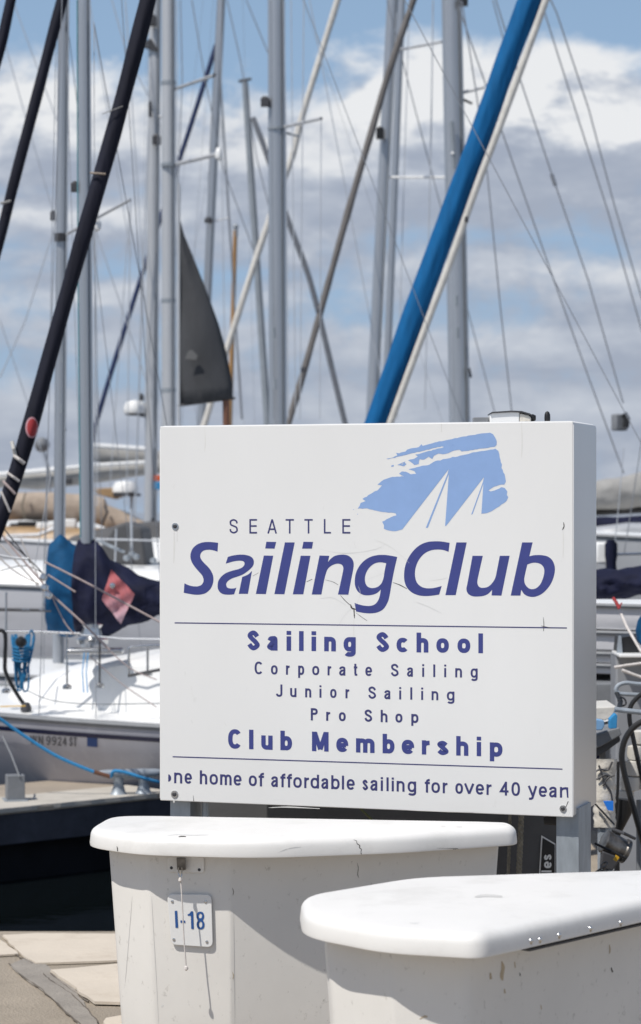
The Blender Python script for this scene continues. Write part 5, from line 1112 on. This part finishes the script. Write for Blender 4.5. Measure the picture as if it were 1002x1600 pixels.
ml_.tube(spline3([P(-30, 1103, Dc - .2), P(0, 1123, Dc - .15), P(40, 1151, Dc - .12), P(90, 1182, Dc - .10), P(147, 1206, Dc - .08), P(172, 1213, Dc - .07), P(176, 1207, Dc - .09), P(182, 1204.5, Dc - .1), P(200, 1208, Dc - .1), P(222, 1215, Dc - .1), P(250, 1222, Dc - .05), P(290, 1226, Dc + .1)], 6), pxm(5.2, Dc) / 2, 8)
tag(ml_.build('mooring_line', M['pilot'], base=P(176, 1212, Dc - .08)), 'bright blue mooring line sagging to the cleat on the finger pier', 'rope')
px_tube('chafe_sleeve', [(147, 1206, Dc - .08), (172, 1213.5, Dc - .07)], Dc, 6.5, M['brown'], cl)
pb = pier_at(22, 1253); bxm = thing('bracket_box', pb, 'small grey metal box bolted to the finger pier edge', 'metal box')
q = MB(); q.box(pb + Vector((0, 0.05, pxm(20, pb.y))), (pxm(28, pb.y), 0.10, pxm(40, pb.y)), 0.25); q.build('box', M['grey'], bxm, bevel=0.004)
q = MB(); q.box(pb + Vector((0, 0.05, 0.004)), (pxm(36, pb.y), 0.14, 0.008), 0.25); q.build('foot_plate', M['galv'], bxm)
px_tube('rod', [(31, 1214, pb.y), (18, 1180, pb.y + .1), (4, 1150, pb.y + .2)], pb.y, 3, M['grey'], bxm)

# ------------------------------------------------------------------ far boats on the left
def far_boat(label, px, D, ang, L, B, zr, hm, dm, cab=(0.25, 0.75, 0.6, 0.4), cabm=None, mast_x=None, mw=12, H=14, windows=True):
    c = P(px, 800, D); r = thing('sailboat', (c.x, c.y, WATER), label, 'sailboat', 'moored sailboats')
    W_, hb, sh = add_hull(r, (c.x, c.y), ang, L, B, zr, (hm, dm), 0.45, cabin=cab, cabin_mat=cabm, windows=windows)
    return r, W_, hb, sh
DT = 47
bt_, *_ = far_boat('classic boat with varnished deckhouse, navy hull and a fat tan sail cover', 60, DT, R(172), 12, 3.4, 1.02, M['hullnavy'], M['wood2'], cab=(0.3, 0.62, 0.6, 0.20), cabm=M['wood2'], windows=False)
cover(bt_, [(-60, 790, 815), (0, 782, 815), (20, 771, 813), (60, 768, 813), (140, 773, 816), (163, 777, 822), (168, 788, 832), (200, 802, 842), (232, 817, 852), (250, 826, 858)], DT, M['tan'], 0.25, 0.02)
px_tube('cover_strap', [(40, 770, DT - .3), (34, 790, DT - .36), (40, 812, DT - .3)], DT, 3, M['ropek'], bt_); px_tube('cover_strap', [(164, 790, DT - .3), (168, 800, DT - .36), (160, 818, DT - .3)], DT, 4, M['dark'], bt_)
q = MB(); q.box(P(52, 820, DT - .2), (pxm(46, DT), 0.3, pxm(11, DT))); q.build('hatch_cover', M['black'], bt_, bevel=0.02)
q = MB(); q.box(P(72, 823, DT - .5), (pxm(28, DT), 0.3, pxm(13, DT))); q.build('locker', M['white'], bt_, bevel=0.03)
q = MB(); q.box(P(110, 818, DT - .3), (pxm(20, DT), 0.3, pxm(14, DT))); q.build('locker', M['white'], bt_, bevel=0.03)
q = MB(); q.prism([P(*p, DT - .8) for p in ((158, 836), (170, 824), (178, 827), (166, 841))], (0, 0.2, 0)); q.build('vent', M['white'], bt_, bevel=0.01)
px_tube('grab_rail', [(10, 838, DT - 1.2), (60, 836, DT - 1.2), (90, 824, DT - 1.2)], DT, 6, M['wirel'], bt_)
q = MB(); q.lathe(P(196, 764, DT), [(pxm(16, DT), -pxm(7, DT)), (pxm(20, DT), -pxm(5, DT)), (pxm(20, DT), pxm(3, DT)), (pxm(15, DT), pxm(11, DT)), (pxm(2, DT), pxm(13, DT))], 22); rdm = q.build('radar_dome', M['white'], bt_)
MB().lathe(P(198, 773, DT), [(pxm(22, DT), -pxm(2.5, DT)), (pxm(22, DT), pxm(2, DT))], 18).build('radar_base', M['dark'], rdm)
px_tube('radar_pole', [(206, 774), (205, 860)], DT, 5.5, M['wirel'], bt_)
q = MB(); q.prism([P(*p, DT + .1) for p in ((146, 763), (178, 762), (196, 774), (180, 780), (150, 772))], (0, 0.6, 0)); q.build('canopy', M['wood2'], bt_, bevel=0.02)
MB().lathe(P(66, 695, DT), [(0.01, -pxm(12, DT)), (pxm(8, DT), -pxm(9, DT)), (pxm(11.5, DT), -pxm(3, DT)), (pxm(12, DT), pxm(2, DT)), (pxm(8, DT), pxm(9, DT)), (0.01, pxm(12, DT))], 18).build('ball_marker', M['grey'], bt_)
px_tube('marker_pole', [(70, 707), (76, 730), (82, 800)], DT, 3, M['wire'], bt_)
DG = 64
bu, *_ = far_boat('distant sailboat with two long pale grey boom covers seen between the masts', 120, DG, R(4), 13, 3.6, 1.0, M['hullgrey'], M['white'])
cover(bu, [(-60, 748, 770), (0, 743, 762), (60, 738, 765), (140, 729, 756), (230, 720, 742), (270, 716, 738)], DG, M['greycan'], 0.3, 0.02)
px_tube('boom', [(-40, 745, DG - .3), (60, 736, DG - .3), (92, 733, DG - .3)], DG, 8, M['white'], bu); px_tube('boom', [(92, 733, DG - .3), (145, 727, DG - .3), (230, 722, DG - .3)], DG, 6, M['white'], bu)
cover(bu, [(130, 698, 716), (150, 697, 722), (230, 704, 728), (280, 706, 730)], DG + 3, M['greycan'], 0.3, 0.02); px_tube('boom', [(146, 696, DG + 2.6), (232, 702, DG + 2.6)], DG, 8, M['white'], bu)
q = MB(); q.box(P(108, 752, DG - .4), (pxm(10, DG), 0.2, pxm(10, DG))); q.build('fitting', M['dark'], bu, bevel=0.02)

# ------------------------------------------------------------------ far boats and gear on the right
DR = 44
bw, *_ = far_boat('sailboat with a wide grey sail cover beyond the right edge of the sign', 1040, DR, R(176), 11, 3.3, 0.9, M['hullgrey'], M['white'])
cover(bw, [(800, 772, 798), (880, 762, 799), (932, 752, 798), (1002, 738, 793), (1080, 724, 788), (1200, 720, 780)], DR, M['greycan'], 0.35, 0.03)
px_tube('boom', [(860, 806), (932, 801), (1002, 797), (1200, 790)], DR, 10, M['black'], bw)
DW = 36
bx_, *_ = far_boat('sailboat with a low navy cover just under the wide grey one', 1010, DW, R(178), 9, 2.9, 0.95, M['hullgrey'], M['hullgrey'])
cover(bx_, [(860, 815, 838), (935, 808, 842), (1002, 806, 838), (1100, 806, 836)], DW, M['navy'], 0.25, 0.03); px_tube('boom', [(880, 848), (935, 846), (1002, 838), (1100, 832)], DW, 9, M['black'], bx_); px_tube('strut', [(925, 838, DW - .4), (962, 828, DW - .4)], DW, 4, M['wirel'], bx_)
q = MB(); q.box(P(941, 864, 20.4), (pxm(22, 20.4), 0.18, pxm(34, 20.4))); q.build('rail_locker', M['white'], bo, bevel=0.02)
q = MB(); q.loft([[P(955 + 10 * w_ * math.cos(t), y, 20.2 + 0.08 * math.sin(t)) for t in [2 * math.pi * k / 10 for k in range(10)]] for y, w_ in ((843, .5), (850, 1.0), (868, 1.0), (880, .8), (890, .9), (897, .3))]); q.build('canvas_bag', M['navy'], bo)
px_tube('rail', [(900, 868, 20.6), (1100, 862, 20.6)], 20.6, 4, M['steel'], bo)
# stack of dinghies on trestles
def dinghy(z0, z1, x0, L, yc, B, label, top):
    t_ = thing('dinghy', (x0 + L / 2, yc, z0), label, 'dinghy', 'dinghies stacked on the dock'); rings = []; drs = []
    for k in range(17):
        t = k / 16; w_ = B / 2 * (0.30 + 0.70 * min(1, t / 0.45) ** 0.6) * (1 if t < .9 else 1 - (t - .9) * .6); x = x0 + t * L; up = 0.03 * (1 - t) ** 2
        rings.append([Vector((x, yc - w_ * f_, z0 + up + (z1 - z0) * g_)) for f_, g_ in ((1, .96), (1.0, .86), (0.995, .5), (0.985, .12), (0.95, 0.0), (-0.95, 0.0), (-0.985, .12), (-0.995, .5), (-1, .86), (-1, .96))])
        drs.append([Vector((x, yc - w_ * f_, z0 + up + (z1 - z0) * g_)) for f_, g_ in ((1.0, .97), (.95, 1.0), (.5, 1.04), (-.5, 1.04), (-.95, 1.0), (-1.0, .97))])
    MB().loft(rings, cap=True, closed=False).build('hull', M['hull'], t_, smooth=40)
    MB().loft(drs, cap=False, closed=False).build('deck', M['white'], t_, smooth=50)
    q = MB(); q.tube([r[0] + Vector((0, -0.012, 0)) for r in rings], 0.012, 6); q.build('gunwale', M['grey'], t_)
    return t_
YS = 12.0
for z0, z1, dx, lab in ((0.845, 0.888, 0.0, 'flattest grey white dinghy, lowest of the stack right of the sign'), (0.897, 0.945, 0.03, 'thin white dinghy, second from the bottom of the stack'), (0.954, 1.05, -0.02, 'white dinghy second from the top of the stack right of the sign'), (1.060, 1.18, 0.04, 'white dinghy on top of the stack, its deck in full sun')):
    dinghy(z0, z1, 0.95 + dx, 3.6, YS + 0.1, 1.25, lab, None)
tr = thing('boat_rack', (2.2, YS, 0), 'low grey trestle rack holding up the stacked white dinghies', 'boat rack')
q = MB(); q.box((2.6, YS + 0.1, 0.78), (3.2, 1.1, 0.11)); q.build('platform', M['grey'], tr, smooth=0, bevel=0.006)
for x in (1.15, 2.4, 3.9):
    for y in (YS - 0.38, YS + 0.58): q = MB(); q.box((x, y, 0.363), (0.09, 0.09, 0.72)); q.build('leg', M['grey'], tr, smooth=0, bevel=0.004)
DL = 11.0
lb = thing('cockpit_locker', P(1010, 1064, DL), 'pale grey open locker with a black slanted opening beside the dinghies', 'locker'); lb.location.z = 0
q = MB(); q.box((P(1015, 1024, DL).x, DL + 0.12, P(0, 1022, DL).z / 2), (pxm(104, DL), 0.2, P(0, 1022, DL).z)); q.build('body', M['lockgrey'], lb, bevel=0.01)
q = MB(); q.box(P(1014, 1022, DL), (pxm(104, DL), 0.3, pxm(5, DL))); q.build('sill', M['white'], lb, bevel=0.004)
q = MB(); q.prism([P(*p, DL - .02) for p in ((968, 1019), (970, 996), (992, 993), (1005, 1019))], (0, 0.22, 0)); q.build('hatch', M['black'], lb)
q = MB(); q.prism([P(*p, DL - .03) for p in ((965, 1020), (968, 994), (971, 994), (973, 1020))], (0, 0.04, 0)); q.build('hatch_frame', M['galv'], lb)
bag = MB(); bag.loft([[P(1004 + 11 * w_ * math.cos(t), y, 10.8 + 0.05 * math.sin(t)) for t in [2 * math.pi * k / 12 for k in range(12)]] for y, w_ in ((962, .25), (970, .7), (985, 1.0), (1000, .8), (1008, .3))])
tag(bag.build('canvas_bag', M['teal'], base=P(1004, 1008, 10.8)), 'bright blue canvas bag hanging above the open grey locker', 'bag')
px_tube('brace', [(1004, 1008, 10.8), (1006, 1022, 10.9)], 10.8, 3, M['teal'], lb)
rp = MB(); rp.tube([P(961, 938, 10.7), P(967, 950, 10.7), P(980, 980, 10.6), P(1002, 1018, 10.5), P(1020, 1050, 10.5)], pxm(4.5, 10.6) / 2, 8)
ro = tag(rp.build('guy_rope', M['ropew'], base=P(1020, 1050, 10.5)), 'taut pale rope with a red whipping running up to the navy boom cover', 'rope')
px_tube('whipping', [(958, 934, 10.68), (963, 941, 10.67), (968, 951, 10.66)], 10.6, 5.5, M['red'], ro); px_tube('whipping', [(966, 951, 10.66), (972, 942, 10.66)], 10.6, 2.5, M['red'], ro)
for y0, y1, yy, lab in ((1043, 1036, 10.4, 'upper of two pale oars lying across the grey locker'), (1047, 1062, 10.35, 'lower of two pale oars sloping down across the grey locker')):
    o_ = MB(); xs = 960 if yy > 10.37 else 972; o_.tube([P(xs, y0, yy), P(xs + 20, y0 + (y1 - y0) * .5, yy), P(1060, y1 + (y1 - y0), yy)], [pxm(2.6, yy), pxm(2.3, yy), pxm(2.3, yy)], 8); tag(o_.build('oar', M['ropew'], base=P(1060, y1, yy)), lab, 'oar', 'oars')
# bent tube dolly frame
DD = 8.5
dl = thing('boat_dolly', P(1000, 1300, DD), 'black and steel looped tube boat dolly right of the sign', 'dolly'); dl.location.z = 0
for pts, wd, m, dd in (([(1080, 1072), (1002, 1069), (980, 1067), (968, 1070), (963, 1077), (967, 1083), (985, 1085), (1080, 1089)], 7, 'galv', .25), ([(1060, 1074), (1012, 1081), (994, 1092), (985, 1106), (984, 1125), (990, 1155), (1002, 1210), (1024, 1300)], 7.5, 'black', .15), ([(960.5, 1108), (975, 1110), (1002, 1113), (1080, 1121)], 8.5, 'galv', .05),
                        ([(1060, 1112), (1018, 1122), (993, 1134), (978, 1153), (972, 1176), (974, 1200), (986, 1248), (1002, 1305), (1024, 1385), (1050, 1480)], 9.5, 'black', 0.0), ([(966, 1190), (965, 1240), (958, 1300)], 5, 'black', .08)):
    px_tube('tube', [(x, y, DD + dd) for x, y in pts], DD, wd, M[m], dl, n=10, k=6)
px_tube('leg', [(1040, 1300, DD + .1), (1041, 1700, DD + .1)], DD, 9, M['black'], dl); 
wh = P(1068, 1640, DD + .1); 
px_tube('grip', [(964, 1083, DD + .25), (970, 1096, DD + .2), (967, 1108, DD + .1)], DD, 8, M['black'], dl)
px_tube('hook', [(968, 1088, DD + .2), (976, 1092, DD + .2), (978, 1100, DD + .2), (970, 1103, DD + .2), (966, 1094, DD + .2)], DD, 3, M['dark'], dl, k=4)
q = MB(); q.prism([P(*p, DD + .02) for p in ((953, 1124), (962, 1115), (965, 1118), (964, 1138), (953, 1139))], (0, 0.05, 0)); q.build('tape', M['pilot'], dl, bevel=0.002)
# wrapped post, black funnel, winch and chain
wp = thing('wrapped_post', P(946, 1290, DD - .1), 'post wrapped in creased whitish plastic with a blue label beside the sign', 'post'); wp.location.z = 0
rings = []; random.seed(5)
for k in range(22):
    y = 1186 + k * (1293 - 1186) / 21; ring = []
    for j in range(14):
        t = 2 * math.pi * j / 14; rr = 1 + random.uniform(-.09, .09); ring.append(P(945 + (17 * rr) * math.cos(t) + (2 if k < 4 else 0), y, DD - .1 + pxm(15, DD) * rr * math.sin(t)))
    rings.append(ring)
MB().loft(rings).build('wrapping', M['foil'], wp, smooth=70)
px_tube('core', [(945, 1290, DD - .1), (945, 1700, DD - .1)], DD, 22, M['galv'], wp)
for pts in ([(930, 1206), (938, 1202), (950, 1203), (957, 1190)], [(932, 1218), (945, 1211), (956, 1214)], [(936, 1196), (945, 1222), (954, 1236), (957, 1252)], [(942, 1228), (950, 1216), (960, 1211)]):
    px_tube('cord', [(x, y, DD - .1 - pxm(17, DD)) for x, y in pts], DD, 3.2, M['dark'], wp, k=4, n=6)
px_tube('strap', [(930, 1256, DD - .11 - pxm(16, DD)), (945, 1272, DD - .12 - pxm(18, DD)), (960, 1288, DD - .11 - pxm(14, DD))], DD, 6, M['black'], wp, flat=0.4)
q = MB(); q.prism([P(*p, DD - .125 - pxm(16, DD)) for p in ((943, 1252), (958.5, 1252), (958.5, 1267), (950, 1266))], (0, 0.012, 0)); q.build('label', M['bluelabel'], wp)
random.seed(11)
gp = thing('fender_board', P(940, 1165, DD + .3), 'weathered grey boards heaped beside the sign above the wrapped post', 'boards'); gp.location.z = 0
for pts, m, dd in (([(925, 1150), (952, 1141), (968, 1137), (972, 1148), (940, 1166), (925, 1172)], 'grey', .2), ([(925, 1172), (945, 1160), (968, 1148), (970, 1158), (945, 1176), (925, 1186)], 'darkgrey', .22), ([(922, 1106), (964, 1104), (956, 1122), (945, 1126), (924, 1122)], 'canvasw', .4)):
    q = MB(); q.prism([P(*p, DD + dd) for p in pts], (0, 0.3, 0)); q.build('board', M[m], gp, smooth=0, bevel=0.004)
q = MB(); q.prism([P(*p, DD + .16) for p in ((922, 1127), (932, 1124), (944, 1126), (945, 1134), (941, 1141), (922, 1141))], (0, 0.05, 0)); q.build('plastic_flap', mat('pale_blue_plastic', (0.20, 0.38, 0.62), 0.4), gp, bevel=0.003)
px_tube('upright', [(945, 1160, DD + .35), (945, 1700, DD + .35)], DD, 18, M['grey'], gp)
fn = thing('funnel', P(972, 1300, DD + .1), 'black plastic funnel standing behind the drum of the winch', 'funnel'); fn.location.z = 0
MB().tube([P(977, 1249, DD + .12), P(974, 1270, DD + .12), P(966, 1295, DD + .12), P(962, 1308, DD + .12)], [pxm(15, DD), pxm(13, DD), pxm(8, DD), pxm(6, DD)], 18).build('cone', M['black'], fn)
px_tube('spout', [(964, 1302, DD + .12), (966, 1700, DD + .12)], DD, 9, M['black'], fn)
cf = thing('canvas_fender', P(985, 1250, DD + .4), 'stack of pale canvas covered fenders behind the black looped tubes', 'fender'); cf.location.z = 0
for k, (x, y, wx, hy) in enumerate(((1000, 1152, 13, 12), (994, 1176, 15, 13), (991, 1200, 17, 14), (985, 1224, 17, 13), (979, 1243, 13, 10), (1010, 1220, 14, 16), (1016, 1180, 14, 18))):
    MB().lathe(P(x, y, DD + .45), [(pxm(wx * .4, DD), -pxm(hy, DD)), (pxm(wx * .92, DD), -pxm(hy * .8, DD)), (pxm(wx, DD), 0), (pxm(wx * .92, DD), pxm(hy * .8, DD)), (pxm(wx * .4, DD), pxm(hy, DD))], 18).build('fender', M['canvasw'], cf)
px_tube('stand', [(1000, 1250, DD + .45), (1000, 1700, DD + .45)], DD, 12, M['grey'], cf)
wn = thing('winch', P(958, 1325, DD - .2), 'grimy steel winch drum with a yellow tab on the right post', 'winch')
ax = Vector((0.86, 0.15, -0.42)).normalized(); wc = P(960, 1322, DD - .25)
MB().lathe(wc, [(pxm(15, DD), -pxm(20, DD)), (pxm(18, DD), -pxm(18, DD)), (pxm(17, DD), -pxm(4, DD)), (pxm(18, DD), -pxm(2, DD)), (pxm(17, DD), pxm(14, DD)), (pxm(19, DD), pxm(16, DD)), (pxm(19, DD), pxm(21, DD)), (pxm(12, DD), pxm(22, DD))], 26, ax).build('drum', M['brass'], wn)
px_tube('rim', [(930, 1318, DD - .36), (955, 1330, DD - .40), (978, 1341, DD - .36)], DD, 4, M['black'], wn); px_tube('rim', [(958, 1296, DD - .25), (975, 1302, DD - .3), (992, 1310, DD - .25)], DD, 5, M['dark'], wn)
q = MB(); q.prism([P(*p, DD - .3) for p in ((942, 1330), (962, 1338), (968, 1345), (958, 1360), (940, 1358))], (0, 0.06, 0)); q.build('bracket', M['dark'], wn, bevel=0.004)
q = MB(); q.box(P(963, 1341, DD - .36), (pxm(5, DD), 0.02, pxm(8, DD)), M=Matrix.Rotation(0.6, 3, 'Y')); q.build('tab', M['yellow'], wn)
px_tube('stem', [(950, 1355, DD - .25), (950, 1700, DD - .25)], DD, 16, M['galv'], wn)
chn = MB()
for k, (x, y) in enumerate(((944, 1352), (940, 1359), (935, 1364), (929, 1368), (924, 1371))):
    c = P(x, y, DD - .34); pts = []
    d1 = Vector((-0.7, 0, -0.6)).normalized(); d2 = Vector((0.3, 0.5, -0.6)).normalized() if k % 2 else Vector((0.4, -0.5, -0.5)).normalized()
    for j in range(13):
        t = 2 * math.pi * j / 12; pts.append(c + d1 * pxm(6, DD) * math.cos(t) + d2 * pxm(3.6, DD) * math.sin(t))
    chn.tube(pts, pxm(1.5, DD), 6, cap=False)
tag(chn.build('chain', M['brass'], base=P(935, 1371, DD - .34)), 'short length of grimy steel chain hanging from the winch', 'chain')

for pts, wd, m in (([(925, 958, 13.4), (1060, 952, 13.3)], 3.2, 'steel'), ([(946, 958, 13.4), (946, 1000, 13.4)], 3, 'steel'), ([(985, 956, 13.4), (986, 1000, 13.4)], 3, 'steel')):
    px_tube('stern_rail', pts, 13.4, wd, M[m], b1)
px_tube('sheet_line', [(925, 986, 13.2), (950, 994, 13.1), (975, 984, 13.1), (1010, 992, 13.1)], 13.1, 2.2, M['pilot'], b1, k=5, n=6)
px_tube('sheet_line', [(925, 905, 15.6), (960, 925, 15.5), (1010, 915, 15.5)], 15.5, 2.0, M['ropep'], b1, k=5, n=6)
px_tube('halyard', [(975, 700, 20.3), (966, 800, 20.3), (958, 880, 20.3)], 20.3, 1.6, M['wirel'], bo, n=5)
px_tube('halyard', [(1010, 640, 20.3), (992, 760, 20.3), (975, 868, 20.3)], 20.3, 1.6, M['wire'], bo, n=5)
